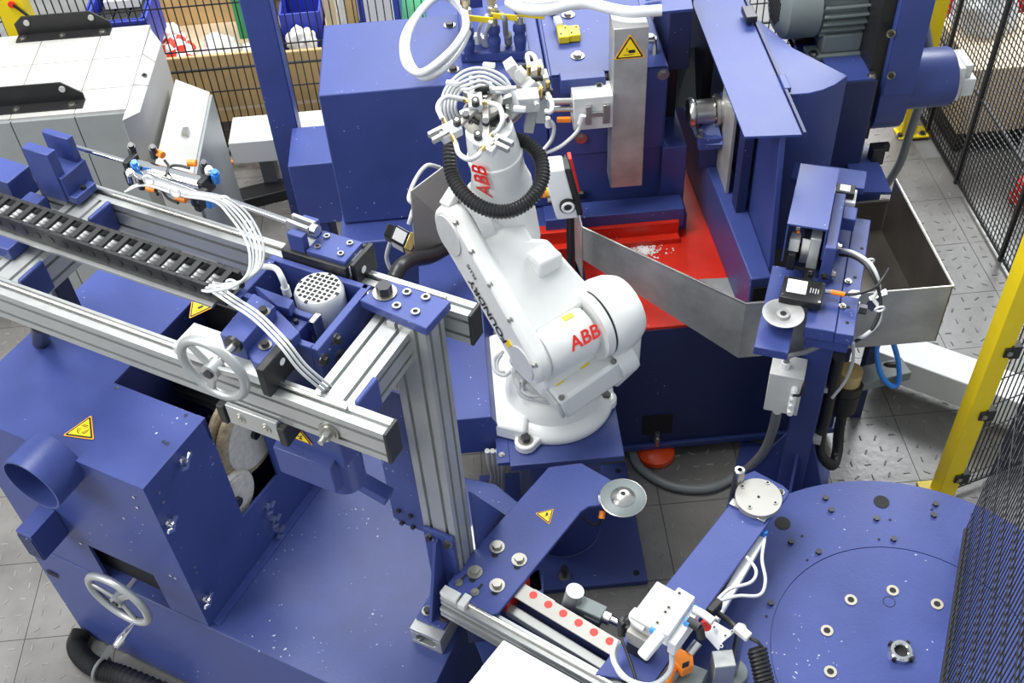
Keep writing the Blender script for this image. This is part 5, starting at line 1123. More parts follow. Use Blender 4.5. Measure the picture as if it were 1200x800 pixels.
for p_ in ((342, 384), (347, 378)): bolt(t, P(*p_, RZT+.031), r=.007, washer=False)
hwc = QG(250, 432, 1, 1.37); bx = G((hwc.x, 1.49, RZT+.085))
hw = handwheel(t, G(hwc), -GYv, .099, .0135)
b = MB(); b.cyl(G((hwc.x, 1.40, hwc.z)), G((hwc.x, 1.55, hwc.z)), .012); part('handwheel_shaft', b, 'steel', t); b = MB(); b.cyl(P(272, 405, hwc.z)+GYv*.0, P(272, 405, hwc.z)+GYv*.012, .026); part('bearing_ring', b, 'bolt', t)
# vertical head below the gantry with sloping cover
t = thing('lifting_head', 'blue box head with a hazard triangle hanging under the lower rail', 'head', G((-1.65, 1.55, 1.5)))
za = 1.98
h0 = QG(326, 515, 1, 1.50); h1 = QG(405, 550, 1, 1.50)
xl_, xr_ = h0.x, h1.x
b = MB(GA); zt2, zb2 = QG(326, 515, 1, 1.50).z, QG(398, 556, 1, 1.50).z
b.box(xl_, xr_, 1.50, 1.66, h1.z-.0, RZT-RH-.08); part('upper_box', b, 'blue', t, .004)
b = MB(GA); zq = QG(395, 553, 1, 1.47).z; zlow = QG(398, 578, 1, 1.47).z; b.hexa([(xl_, 1.47, zq-.12), (xr_-.03, 1.47, zq-.12), (xr_-.03, 1.62, zq-.14), (xl_, 1.62, zq-.14)], [(xl_, 1.47, zq-.0), (xr_-.03, 1.47, zq-.0), (xr_-.03, 1.62, zq+.06), (xl_, 1.62, zq+.06)]); part('lower_cover', b, 'blue', t, .004)
b = MB(GA); b.cyl((xr_-.06, 1.56, zq-.17), (xr_-.06, 1.56, zq+.02), .06, n=24); part('round_boss', b, 'blue', t); 
q = QG(353, 511, 1, 1.498); warn(t, G(q), GXv, (0, 0, 1), .075, 'trip', label='small orange hazard triangle')
b = MB(GA); q0 = QG(417, 560, 1, 1.65); q1 = QG(450, 580, 1, 1.65); b.beam(q0, q1+V((.02, 0, 0)), .05, .04); part('side_arm', b, 'blue', t, .003)
# ================================================================ CABLE CHAIN
t = thing('cable_chain', 'black plastic cable chain lying along the gantry above the left cross beam', 'cable chain', G((-2.4, 1.62, RZT+.02)))
n = 22; a_s, a_e = -2.98, -1.81; st = (a_e-a_s)/n; cz0, cz1 = RZT+.055, RZT+.115; b0, b1 = 1.615, 1.705
def lk(): 
    b = MB(); h = st*.52
    for y in (0, b1-b0-.012): b.box(-h, h, y, y+.012, 0, cz1-cz0)
    b.box(-st*.18, st*.18, .012, b1-b0-.012, cz1-cz0-.008, cz1-cz0+.002); b.box(-st*.2, st*.2, .012, b1-b0-.012, 0, .006)
    for y in (-.002, b1-b0): b.cyl((st*.45, y, (cz1-cz0)/2), (st*.45, y+.002, (cz1-cz0)/2), .012, n=12)
    return b.data('link', 'black')
lm = lk(); 
for i in range(n):
    o = link('chain_link', lm, t); o.location = (G((a_s+(i+.5)*st, b0, cz0))-org(t))*SC; o.rotation_euler.z = GA
b = MB(GA); b.box(-2.75, -1.85, 1.60, 1.72, RZT+.044, RZT+.052); part('chain_tray', b, 'aluminium', t)
for k in range(4):
    b = MB(GA); y = 1.635+k*.017; b.tube([(-2.98, y, RZT+.075), (-2.4, y+.003*math.sin(k), RZT+.08), (-1.85, y, RZT+.078)], .007, sub=8); solo('air_tube', ['white tube inside the cable chain, nearest the front rail', 'white tube inside the cable chain, second from the front rail', 'white tube inside the cable chain, third from the front rail', 'white tube inside the cable chain, nearest the rear rail'][k], 'tube', b, 'tube_white', G((-2.4, y, RZT+.075)), group='tubes in the cable chain')
# ================================================================ PNEUMATIC CYLINDER PAIR above the rear rail
CZ = RZT+.13
t = thing('pneumatic_cylinder', 'pair of parallel chrome pneumatic cylinders with orange sensors above the rear rail', 'cylinder', P(205, 220, CZ))
def cylp(px, py): return P(px, py, CZ)
r0, r1_ = (155, 193), (242, 216); s0_, s1_ = (157, 205), (236, 234)
for A1, A2 in ((r0, r1_), (s0_, s1_)):
    a, c = cylp(*A1), cylp(*A2); d = (c-a).normalized(); b = MB(); b.cyl(a, c, .022, n=24); tb = part('cylinder_tube', b, 'chrome', t)
    for q in (a, c):
        b = MB(); b.beam(q-d*.012, q+d*.012, .055, .055); part('end_block', b, 'black', tb, .004)
for p, m in (((156, 181), 'bolt'), ((160, 201), 'blue_tube'), ((155, 212), 'chrome'), ((181, 183), 'bolt'), ((246, 208), 'white_plastic'), ((253, 212), 'blue_tube'), ((247, 240), 'blue_tube'), ((229, 238), 'bolt'), ((167, 219), 'bolt'), ((240, 201), 'bolt')):
    q = cylp(*p); b = MB(); b.cyl(q, q+V((.01, -.02, .045)), .013, n=12); b.cyl(q+V((.01, -.02, .045)), q+V((.012, -.024, .055)), .009, n=12); part('fitting', b, m, t)
for (p0_, p1_) in (((185, 184), (193, 188)), ((222, 197), (232, 197)), ((175, 226), (185, 228)), ((209, 238), (220, 240))):
    b = MB(); b.cyl(cylp(*p0_)+V((0, 0, .02)), cylp(*p1_)+V((0, 0, .02)), .011); part('orange_sensor', b, 'orange', t)
for pp in ([(193, 188), (198, 196), (194, 206), (200, 195), (210, 194), (222, 197)], [(185, 228), (182, 222), (179, 212)], [(209, 238), (197, 232), (190, 222), (187, 213)]):
    b = MB(); b.tube([P(x, y, CZ+.02) for x, y in pp], .0045, n=8); part('sensor_cable', b, 'black', t)
# rods and clevis
b = MB(); b.cyl(P(80, 170, CZ), P(150, 190, CZ), .008); part('piston_rod', b, 'chrome', t)
b = MB(); b.cyl(P(255, 230, CZ-.01), P(340, 260, CZ), .009); part('piston_rod', b, 'chrome', t)
for (p0_, p1_) in (((60, 160), (80, 170)), ((340, 258), (366, 268))):
    a, c = P(*p0_, CZ), P(*p1_, CZ); d = (c-a).normalized(); s_ = d.cross(uz); b = MB(); b.beam(a+s_*.014, c+s_*.014, .012, .03); part('fork_end', b, 'aluminium', t, .002); b = MB(); b.beam(a-s_*.014, c-s_*.014, .012, .03); part('fork_end', b, 'aluminium', t, .002); b = MB(); b.cyl(c, c+d*.02, .017); part('lock_nut', b, 'steel', t)
# blue clevis stand at the far left end of rear rail
t = thing('clevis_stand', 'blue stepped clevis stand at the left end of the rear rail', 'bracket', P(75, 215, RZT))
def QB(px, py, z): return PG(px, py, z)
q = PG(78, 222, RZT+.01)
b = MB(GA); b.box(q.x-.055, q.x+.055, q.y-.055, q.y-.02, RZT+.012, RZT+.20); b.box(q.x-.055, q.x+.055, q.y+.035, q.y+.06, RZT+.012, RZT+.20); b.box(q.x-.05, q.x+.07, q.y-.05, q.y+.06, RZT+.012, RZT+.11); b.box(q.x+.02, q.x+.10, q.y-.05, q.y+.04, RZT+.012, RZT+.04); part('stand', b, 'blue', t, .003)
bolt(t, (q.x+.085, q.y, RZT+.04), GA, r=.01, washer=False)
t = thing('clevis_stand', 'chipped blue bracket cut by the left edge of the picture', 'bracket', P(5, 200, RZT))
q = PG(8, 200, RZT+.08); b = MB(GA); b.box(q.x-.25, q.x+.05, q.y-.05, q.y+.05, RZT-.02, RZT+.08); part('plate', b, 'blue', t, .004); b = MB(GA); b.box(q.x-.12, q.x+.02, q.y-.03, q.y+.03, 1.5, RZT-.02); part('leg', b, 'bolt', t)
q = PG(14, 285, RZT+.03); b = MB(GA); b.box(q.x-.12, q.x+.03, q.y-.04, q.y+.05, RZT+.002, RZT+.045); solo('mount_block', 'blue mounting block on the left cross beam below the cable chain', 'block', b, 'blue', G((q.x, q.y, RZT)), .004)
q = PG(38, 240, RZT+.03); b = MB(GA); b.box(q.x-.04, q.x+.03, q.y-.03, q.y+.04, RZT-.01, RZT+.045); solo('mount_block', 'small blue block left of the rear rail end, above the cable chain', 'block', b, 'blue', G((q.x, q.y, RZT)), .004)
# ================================================================ HOSE BUNDLES over the gantry
bund = [(150, 222, .0), (175, 214, .0), (215, 226, .03), (255, 233, .05), (278, 250, .07), (295, 275, .08), (301, 298, .08), (297, 318, .07), (280, 332, .06), (255, 337, .06), (245, 336, .05)]
for k in range(5):
    b = MB(); b.tube([P(x+(k-2)*4.0*(1 if i > 3 else .5), y-(k-2)*(2.2 if i > 3 else 1.6), CZ+.03+z) for i, (x, y, z) in enumerate(bund)], .0036, n=8)
    solo('air_tube', ['grey tube of the bundle curving down onto the gantry, outermost', 'grey tube of the bundle curving down onto the gantry, second', 'grey tube of the bundle curving down onto the gantry, middle', 'grey tube of the bundle curving down onto the gantry, fourth', 'grey tube of the bundle curving down onto the gantry, innermost'][k], 'tube', b, ['tube_white', 'tube_grey', 'tube_white', 'tube_white', 'tube_grey'][k], P(290, 265, CZ), group='tube bundle curving onto the gantry')
for (x, y) in ((174, 211), (205, 225), (264, 235), (292, 264), (272, 333), (258, 340)):
    b = MB(); q = P(x, y, CZ+.08); b.ring(q, (.3, 1, 0), .016, .0035, 20, 6); solo('cable_tie', 'white cable tie around the tube bundle near (%s)' % {174: 'the left cylinder end', 205: 'the middle of the cylinders', 264: 'the right cylinder end', 292: 'the bend over the gantry', 272: 'the chain end', 258: 'the chain end, lower'}[x], 'cable tie', b, 'white_plastic', q)
for k in range(3):
    b = MB(); b.tube([P(x+k*4-3, y-k*3+2, z) for x, y, z in ((245, 335, 2.34), (270, 352, 2.36), (300, 372, 2.37), (330, 402, 2.36), (352, 430, 2.30), (372, 448, 2.24), (390, 462, 2.16))], .0042, n=8)
    solo('air_tube', ['white tube running down across the motor carriage, lower edge of three', 'white tube running down across the motor carriage, middle of three', 'white tube running down across the motor carriage, upper edge of three'][k], 'tube', b, 'tube_white', P(330, 402, 2.36), group='tubes across the carriage')
b = MB(); b.tube([P(*p) for p in ((305, 312, 2.30), (322, 314, 2.33), (330, 325, 2.33), (336, 342, 2.28))], .009); b.cyl(P(334, 336, 2.30), P(337, 346, 2.26), .012); solo('motor_cable', 'white cable plugging into the fan motor on the carriage', 'cable', b, 'tube_white', P(325, 315, 2.3))
# black sleeved cable left under the rail
b = MB(); b.tube([P(47, 380, 1.9), P(48, 400, 1.6), P(50, 425, 1.2), P(52, 440, .9)], .03, n=12); solo('sleeved_cable', 'black sleeved cable hanging under the lower rail at the far left', 'cable', b, 'rubber', P(48, 400, 1.6))
# ================================================================ MEASURING STAND (right), frame SA
SA = math.radians(-22)
def S_(p): return W(SA, p)
def PS(px, py, z): return P(px, py, z, SA)
def QS(px, py, ax, v): return Q(px, py, ax, v, SA)
SXv, SYv = S_((1, 0, 0)), S_((0, 1, 0))
SZ = 1.40
t = thing('measuring_stand', 'blue floor stand carrying long top plates beside the steel tray', 'stand', P(925, 590, 0)); ST = t
f0, f1, f2 = PS(943, 383, SZ), PS(979, 389, SZ), PS(1001, 393, SZ); bk = PS(1010, 246, SZ).y; bk2 = PS(1028, 258, SZ).y; yf = (f0.y+f2.y)/2
b = MB(SA); b.box(f0.x, f1.x-.001, yf, bk, SZ-.055, SZ); part('top_plate', b, 'blue', t, .003)
b = MB(SA); b.box(f1.x+.001, f2.x, yf, bk2, SZ-.055, SZ-.003); tp = part('top_plate', b, 'blue', t, .003)
b = MB(SA); b.box(f0.x+.01, f2.x-.01, yf+.02, bk2-.1, SZ-.12, SZ-.056); part('support_beam', b, 'blue', t, .003)
for (px, py) in ((1010, 291), (1002, 325), (994, 360), (993, 378)): q = P(px, py, SZ-.003); hole(tp, (q.x, q.y, SZ-.003), .007)
for (px, py) in ((994, 330), (987, 359)): bolt(tp, P(px, py, SZ), r=.009, h=.008, m='bolt_bright')
# leg
g0, g1 = QS(946, 417, 1, 2.32), QS(975, 417, 1, 2.32)
lx = P(937, 582, 0, SA); 
cfoot = P(921, 578, .02); LX0, LX1 = UW(SA, P(907, 575, .05)).x, UW(SA, P(937, 582, .05)).x; LY = UW(SA, P(922, 578, .05)).y
b = MB(SA); b.box(LX1-.115, LX1, LY, LY+.10, .015, SZ-.12); part('leg', b, 'blue', t, .006)
b = MB(SA); b.box(LX0-.20, LX1+.12, LY-.26, LY+.30, .001, .015); part('foot_plate', b, 'blue', t, .003)
for (x0, y0, x1, y1) in ((LX1-.115, LY+.05, LX0-.17, LY+.05), (LX1, LY+.05, LX1+.11, LY+.05)):
    b = MB(SA); b._add([(x0, y0, .016), (x1, y1, .016), (x0, y0, .42), (x0, y0+.012, .016), (x1, y1+.012, .016), (x0, y0+.012, .42)], [(0, 1, 2), (5, 4, 3), (0, 3, 4, 1), (1, 4, 5, 2), (2, 5, 3, 0)]); part('gusset', b, 'blue', t)
b = MB(SA); xm = LX1-.057; b._add([(xm, LY, .016), (xm, LY-.22, .016), (xm, LY, .36), (xm+.012, LY, .016), (xm+.012, LY-.22, .016), (xm+.012, LY, .36)], [(2, 1, 0), (3, 4, 5), (0, 1, 4, 3), (1, 2, 5, 4), (2, 0, 3, 5)]); part('gusset', b, 'blue', t)
# left arm with suction cup disc
a0, a1, a2 = PS(884, 404, 1.36), PS(918, 410, 1.36), PS(902, 330, 1.36)
b = MB(SA); b.box(a0.x, a1.x+.02, a0.y-.01, a2.y+.1, 1.32, 1.36); part('side_arm', b, 'blue', t, .003)
c = P(916, 378, 1.37); b = MB(); b.lathe([(0, .0), (.03, 0), (.03, .02), (.076, .046), (.078, .052), (.072, .052), (.028, .040), (.024, .05), (0, .05)], c, n=44); solo('round_cup', 'shallow steel cup disc on the left arm of the measuring stand', 'disc', b, 'stainless', c)
b = MB(); b.cyl(c+V((0, 0, .05)), c+V((0, 0, .0515)), .012); part('cup_hole', b, 'dark', ST)
# hood
HZ_ = 1.65
h = [PS(923, 262, HZ_), PS(970, 269, HZ_), PS(984, 197, HZ_), PS(938, 192, HZ_)]
x0, x1, y0, y1 = (h[0].x+h[3].x)/2, (h[1].x+h[2].x)/2, (h[0].y+h[1].y)/2, (h[2].y+h[3].y)/2
t = thing('sensor_hood', 'open-fronted blue sheet metal hood over a small metal gauge on the stand', 'hood', S_(((x0+x1)/2, y0, SZ)))
b = MB(SA); b.box(x0, x1, y0, y1, HZ_-.008, HZ_); part('roof', b, 'blue', t)
b = MB(SA); zl = 1.41; b._add([(x, y, z) for x in (x0, x0+.006) for y, z in ((y0, HZ_-.009), (y0, 1.46), (y1, 1.46), (y1, HZ_-.009))], [(0, 1, 2, 3), (7, 6, 5, 4), (0, 4, 5, 1), (1, 5, 6, 2), (2, 6, 7, 3), (3, 7, 4, 0)]); part('side_sheet', b, 'blue', t)
b = MB(SA); b.box(x1-.006, x1, y0, y1, 1.50, HZ_-.009); part('side_sheet', b, 'blue', t)
b = MB(SA); b.box(x0+.007, x1-.007, y1-.01, y1, 1.45, HZ_-.009); part('back_sheet', b, 'navy', t)
b = MB(SA); b.box(x1+.001, x1+.045, y0-.02, y1-.06, SZ+.001, 1.58); blk = part('mounting_block', b, 'blue', t, .004)
b = MB(SA); b.box(x1+.046, x1+.10, y1-.14, y1-.06, 1.46, 1.52); part('side_lug', b, 'blue', t, .004)
for z in (1.42, 1.56): bolt(blk, (x1+.046, y0+.02, z), SA, r=.011, axis=(1, 0, 0), m='bolt_bright')
for x in (x1-.03, x1+.022): bolt(blk, (x, y0-.021, 1.44), SA, r=.010, axis=(0, -1, 0))
for k, (dx, dy, w_, d_, z0, z1, m) in enumerate(((.018, .02, .04, .05, 1.50, 1.56, 'robot_grey'), (.022, .0, .03, .04, 1.42, 1.50, 'black'), (.065, .01, .035, .10, 1.46, 1.58, 'steel'), (.095, -.005, .04, .12, 1.45, 1.60, 'aluminium'), (.03, .06, .02, .05, 1.57, 1.61, 'chrome'), (.05, .04, .09, .10, 1.41, 1.45, 'black'))):
    b = MB(SA); b.box(x0+dx, x0+dx+w_, y0+dy, y0+dy+d_, z0, z1); part('gauge_block', b, m, t, .003)
b = MB(); q = S_((x0+.045, y0+.03, 1.59)); b.cyl(q, q+V((0, 0, .008)), .006); part('indicator_lamp', b, 'orange', t)
# white/black solenoid behind
q = P(988, 232, 1.50); b = MB(); b.beam(q-SXv*.04, q+SXv*.05, .09, .035); t2 = thing('valve_unit', 'small white and black valve unit behind the hood on the stand', 'valve', q-V((0, 0, .03))); part('body', b, 'white_plastic', t2, .003)
b = MB(); q = q+V((0, 0, .035)); b.beam(q-SXv*.035, q+SXv*.04, .06, .03); part('coil', b, 'black', t2, .003); b = MB(); q = q+V((0, 0, .016)); b.beam(q-SXv*.02, q+SXv*.02, .04, .003); part('label', b, 'white_plastic', t2)
b = MB(); q = P(985, 210, 1.48); b.beam(q-SXv*.2, q+SXv*.1, .12, .03); solo('valve_shelf', 'blue shelf plate behind the measuring stand hood', 'plate', b, 'blue', q, .003)
# back light panel
t = thing('light_panel', 'black light panel with a white square window on the stand', 'panel', P(940, 340, SZ))
k0, k1, k2, k3 = P(913, 347, 1.45), P(962, 357, 1.45), P(968, 331, 1.45), P(920, 322, 1.45)
b = MB(); b.plate([k0, k1, k2, k3], .035); part('housing', b, 'black', t, .004)
s0, s1, s2, s3 = P(921, 341, 1.4508), P(944, 345, 1.4508), P(947, 330, 1.4508), P(924, 326, 1.4508)
b = MB(); b.plate([s0, s1, s2, s3], .001); part('screen', b, 'screen', t, label='white square window')
e1 = (k1-k0).normalized(); e2 = (k3-k0).normalized()
for i_ in range(4):
    q = P(950+3*i_, 340+i_*.6, 1.4508); b = MB(); b.ob(q, e2*(.014-.002*(i_ % 2)), e1*.0013, (0, 0, .0006)); part('printed_line', b, 'white_plastic', t)
for (px, py) in ((917, 345), (923, 324), (965, 333), (960, 354)): socket(t, P(px, py, 1.4505), r=.005, h=.003)
b = MB(); b.cyl(P(967, 341, 1.44), P(974, 342, 1.44), .010); part('plug', b, 'steel', t); b = MB(); b.cyl(P(974, 342, 1.44), P(990, 345, 1.44), .010); part('orange_plug', b, 'orange', t)
b = MB(); q = P(1002, 345, 1.44); b.plate([P(994, 343, 1.44), P(996, 348, 1.44), P(1006, 350, 1.44), P(1009, 346, 1.44), P(1007, 341, 1.44), P(998, 340, 1.44)][::-1], .003); solo('paper_tag', 'small white hexagonal tag on the cable of the light panel', 'tag', b, 'white_plastic', q)
b = MB(); b.tube([P(x, y, z) for x, y, z in ((988, 345, 1.44), (1005, 344, 1.46), (1025, 337, 1.48), (1035, 325, 1.48), (1041, 315, 1.46))], .006); solo('black_cable', 'thin black cable leading right from the orange plug', 'cable', b, 'black', P(1005, 344, 1.46))
b = MB(); b.tube([P(x, y, z) for x, y, z in ((986, 293, 1.47), (1000, 296, 1.5), (1018, 307, 1.52), (1027, 322, 1.5), (1030, 338, 1.45), (1024, 350, 1.42), (1031, 362, 1.4), (1029, 378, 1.36), (1015, 392, 1.33), (1002, 398, 1.3))], .008); solo('grey_cable', 'thick grey cable arching over the right side of the stand plates', 'cable', b, 'robot_grey', P(1018, 307, 1.5))
b = MB(); b.tube([P(x, y, z) for x, y, z in ((984, 298, 1.47), (1000, 301, 1.5), (1015, 311, 1.52), (1024, 325, 1.5), (1031, 345, 1.45), (1031, 365, 1.4), (1020, 388, 1.34), (1002, 400, 1.3))], .007); solo('black_cable', 'black cable running alongside the thick grey one over the stand', 'cable', b, 'black', P(1015, 311, 1.5))
for (x, y) in ((1019, 306), (1031, 362)):
    b = MB(); q = P(x, y, 1.49); b.ring(q, (0, 1, .3), .017, .004, 16, 6); solo('cable_tie', 'white cable tie on the cables right of the stand, ' + ('upper' if y < 330 else 'lower'), 'cable tie', b, 'white_plastic', q)
b = MB(); q = P(1036, 341, 1.36); b.plate([P(1020, 352, 1.36), P(1040, 344, 1.36), P(1038, 338, 1.36), P(1018, 348, 1.36)], .003); b.beam(P(1030, 345, 1.36), P(1018, 362, 1.30), .04, .004); part('steel_strap', b, 'steel', ST)
bolt(ST, S_((f2.x, f2.y+.18, SZ-.03)), r=.02, h=.03, axis=SXv, m='bolt')
# junction box
t = thing('junction_box', 'grey junction box with four white cable glands on the stand leg', 'junction box', P(915, 470, .7))
JY = LY-.10
j0, j1, j2, j3 = Q(903, 430, 1, 0), 0, 0, 0
zj0, zj1 = .70, .98; bx_ = UW(SA, P(917, 450, .86))
cx, cy = LX1-.10, LY-.12
# place using pixel centre at z=.85
cc = UW(SA, P(918, 455, .86)); b = MB(SA); b.box(cc.x-.065, cc.x+.075, cc.y-.05, cc.y+.07, .76, .99); part('housing', b, 'robot_grey', t, .004)
b = MB(SA); b.box(cc.x-.055, cc.x+.06, cc.y+.071, LY+.05, .80, .86); part('bracket', b, 'blue', t)
for k in range(4):
    q = V((cc.x+.045, cc.y-.051, .93-.04*k)); b = MB(SA); b.cyl(q, q-V((0, .028, 0)), .0145, n=8); b.cyl(q-V((0, .028, 0)), q-V((0, .04, 0)), .012, n=12); part('cable_gland', b, 'white_plastic', t)
b = MB(SA); q = V((cc.x-.01, cc.y, .991)); b.cyl(q, q+V((0, 0, .03)), .02, n=8); part('cable_gland', b, 'white_plastic', t)
b = MB(SA); p_ = [V((cc.x-.01, cc.y, 1.02)), V((cc.x-.0, cc.y, 1.06)), V((cc.x+.06, cc.y+.02, 1.08)), V((cc.x+.12, cc.y+.06, 1.10))]; b.tube(p_, .011); part('grey_cable', b, 'pipe_grey', t)
b = MB(SA); b.tube([(cc.x+.045, cc.y-.09, .93), (cc.x+.07, cc.y-.1, .95), (cc.x+.075, cc.y-.09, .99), (cc.x+.08, cc.y-.07, 1.0)], .006); b.tube([(cc.x+.045, cc.y-.09, .81), (cc.x+.07, cc.y-.11, .80), (cc.x+.085, cc.y-.09, .86), (cc.x+.085, cc.y-.07, .96)], .006) if False else None
part('black_lead', b, 'black', t)
q = QS(903, 457, 0, cc.x-.066); warn(t, S_((cc.x-.066, cc.y+.01, .88)), -SYv, (0, 0, 1), .05, 'hand', label='small orange triangle on the side')
# hoses right of the leg, filter
b = MB(); b.tube([P(983, 418, .95), P(976, 450, .75), P(968, 485, .55), (P(961, 515, .35)), P(962, 532, .22), P(975, 545, .12), P(981, 530, .12), P(984, 500, .25), P(992, 470, .45), P(1010, 445, .6), P(1035, 432, .65), P(1052, 430, .66)], .026, n=12)
solo('black_hose', 'thick black hose looping down beside the stand leg to the floor', 'hose', b, 'rubber', P(962, 532, .2))
t = thing('filter_unit', 'air filter with a black bowl hanging behind the stand leg', 'filter', P(990, 450, .5))
c = P(992, 455, .62); b = MB(); b.lathe([(0, -.17), (.04, -.165), (.062, -.13), (.066, -.04), (.07, 0), (0, 0)], c, n=32); part('bowl', b, 'black', t)
b = MB(); b.cyl(c, c+V((0, 0, .05)), .068, n=32); part('head', b, 'bolt', t, .006); b = MB(); b.cyl(c+V((0, 0, .05)), c+V((0, 0, .12)), .052, n=32); part('amber_cap', b, 'amber_bowl', t, .004)
b = MB(); b.beam(c+V((.05, .02, .03)), c+V((.28, .06, .03)), .10, .05); part('bracket_arm', b, 'motor_grey', t, .004)
b = MB(); b.tube([P(1027, 400, .85), P(1028, 420, .78), P(1033, 440, .7), P(1045, 452, .64), P(1053, 447, .66), P(1053, 425, .76), P(1047, 402, .85)], .012, n=12); solo('blue_hose', 'bright blue air hose hanging in a loop below the steel tray', 'hose', b, 'blue_tube', P(1045, 452, .6))
b = MB(); b.tube([P(1000, 402, 1.2), P(999, 425, 1.0), P(990, 447, .85), P(975, 466, .75)], .007); solo('white_wire', 'thin white wire running down in front of the black filter', 'wire', b, 'tube_white', P(999, 425, 1.))
for z_, (px, py) in ((.72, (969, 454)), (.40, (957, 514))):
    b = MB(); q = P(px, py, z_); b.beam(q-SXv*.06, q+SXv*.02, .04, .03); part('hose_clamp', b, 'robot_grey', ST)
# ================================================================ ROTARY TABLE
RC = V((1.33, 1.785, .8)); RR = .765
t = thing('rotary_table', 'large round blue rotary table with a scribed circle and pins at the lower right', 'table', (RC.x, RC.y, 0)); RT = t
b = MB(); b.lathe([(0, .80), (.455, .80), (.4555, .796), (.4585, .796), (.459, .80), (RR, .80), (RR, .778), (0, .778)], (RC.x, RC.y, 0), n=128); part('table_top', b, 'blue', t)
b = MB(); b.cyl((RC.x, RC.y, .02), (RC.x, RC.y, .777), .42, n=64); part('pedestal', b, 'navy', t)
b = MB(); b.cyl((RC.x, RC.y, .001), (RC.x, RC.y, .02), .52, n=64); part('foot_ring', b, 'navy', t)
def tp_(px, py): return P(px, py, .8)
for (px, py) in ((1046, 692), (997, 703), (1098, 708), (969, 739), (973, 787)):
    q = tp_(px, py); b = MB(); b.lathe([(.012, .0), (.012, .004), (.022, .004), (.022, .0), ], q, n=24); b.lathe([(0, .0012), (.012, .0012)], q, n=24); o = part('bushing', b, 'bushing', t); b = MB(); b.cyl(q, q+V((0, 0, .0025)), .012, n=20); part('bushing_hole', b, 'dark', o)
q = tp_(1055, 765); b = MB(); b.lathe([(.022, .0), (.022, .02), (.026, .024), (.036, .024), (.042, .018), (.042, .0)], q, n=40); ce = part('centre_bushing', b, 'chrome', t); b = MB(); b.cyl(q, q+V((0, 0, .004)), .022); part('centre_hole', b, 'dark', ce); b = MB()
for k in range(4):
    an = k*math.pi/2+.7; b.ob(q+V((.043*math.cos(an), .043*math.sin(an), .012)), V((math.cos(an), math.sin(an), 0))*.004, V((-math.sin(an), math.cos(an), 0))*.006, (0, 0, .011))
part('bushing_notches', b, 'dark', ce, kind='stuff')
for (px, py, r_) in ((1033, 588, .03), (917, 613, .03)): hole(t, (*tp_(px, py)[:2], .8005), r_) 
q = tp_(1042, 705); b = MB(); b.ring((q.x, q.y, .8005), (0, 0, 1), .021, .0012, 32, 4); part('scribed_ring', b, 'dark', t)
for (px, py) in ((967, 584), (974, 598), (1027, 608), (1094, 604), (1047, 632), (959, 647), (927, 635), (903, 707), (1096, 591)): bolt(t, tp_(px, py), r=.012, h=.01, washer=False)
for (px, py) in ((1030, 632), (1043, 609), (940, 628), (946, 656), (898, 722), (1092, 597)): hole(t, (*tp_(px, py)[:2], .8005), .005)
# ================================================================ FEEDER (front centre), frame FA
def F_(p): return W(FA, p)
def PF(px, py, z): return P(px, py, z, FA)
FXv, FYv = F_((1, 0, 0)), F_((0, 1, 0))
t = thing('feeder_table', 'blue feeder table plate under the aluminium rails at the bottom centre', 'table', P(640, 760, 0)); FT = t
tb = [P(553, 742, .76), P(618, 700, .76), P(742, 782, .76), P(700, 900, .76), P(600, 860, .76)]
b = MB(); b.prism([p[:2] for p in tb], .745, .76); part('table_top', b, 'blue_dusty', t, .002)
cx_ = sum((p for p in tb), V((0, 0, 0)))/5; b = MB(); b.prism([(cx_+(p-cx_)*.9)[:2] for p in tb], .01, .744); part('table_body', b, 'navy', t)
for (px, py) in ((644, 731), (629, 748), (725, 779), (712, 798)): socket(t, P(px, py, .76), r=.010, m='bolt')
# vertical support of arm one
AZ = 1.02
t = thing('support_arm', 'light blue angled support plate with hand sign and six bolts, bottom centre', 'arm plate', P(600, 690, .76)); A1 = t
pl = [P(x, y, AZ) for x, y in ((525, 683), (540, 661), (643, 547), (681, 542), (718, 563), (735, 575), (733, 592), (702, 592), (690, 593), (681, 599), (584, 718), (577, 720), (528, 692))]
b = MB(); b.prism([p[:2] for p in pl], AZ-.016, AZ); part('plate', b, 'blue', t, .003)
b = MB(); p0_ = P(520, 690, .95); b.prism([P(x, y, .95)[:2] for x, y in ((533, 692), (575, 715), (620, 672), (578, 648))], .92, .955); part('spacer_block', b, 'blue', t, .003)
b = MB(); b.prism([P(x, y, .92)[:2] for x, y in ((585, 700), (600, 715), (636, 690), (632, 665))], .761, .919); part('upright', b, 'blue', t, .003)
b = MB(); b.prism([P(x, y, .92)[:2] for x, y in ((620, 665), (636, 668), (637, 714), (622, 710))], .50, .919); part('side_web', b, 'blue', t, .002)
for (px, py) in ((582.6, 641), (608.5, 656), (556.6, 670.5), (582.6, 686)): bolt(t, P(px, py, AZ), r=.018, h=.016, m='bolt_bright')
for (px, py, dx) in ((537.5, 683, 1), (556.5, 694, 1)): bolt(t, P(px, py, AZ), r=.010, h=.009, m='bolt_bright')
for (px, py) in ((543, 677), (562, 688)):
    q = P(px, py, AZ); b = MB(); b.beam(q-FYv*.016+V((0, 0, .0006)), q+FYv*.016+V((0, 0, .0006)), .009, .0012); part('slot', b, 'dark', t)
for (px, py) in ((580, 650), (606, 664), (554, 679), (580, 694)):
    q = P(px, py, AZ); b = MB(); b.cyl(q, q+V((0, 0, .001)), .012, n=16); part('slot', b, 'dark', t)
warn(t, P(640, 604, AZ+.001), P(645, 613, AZ)-P(636, 592, AZ) if False else P(648, 596, AZ)-P(643, 613, AZ), P(626, 602, AZ)-P(645, 604, AZ), .072, 'hand', label='yellow triangle with a hand symbol')
c = P(730, 582, AZ+.035)
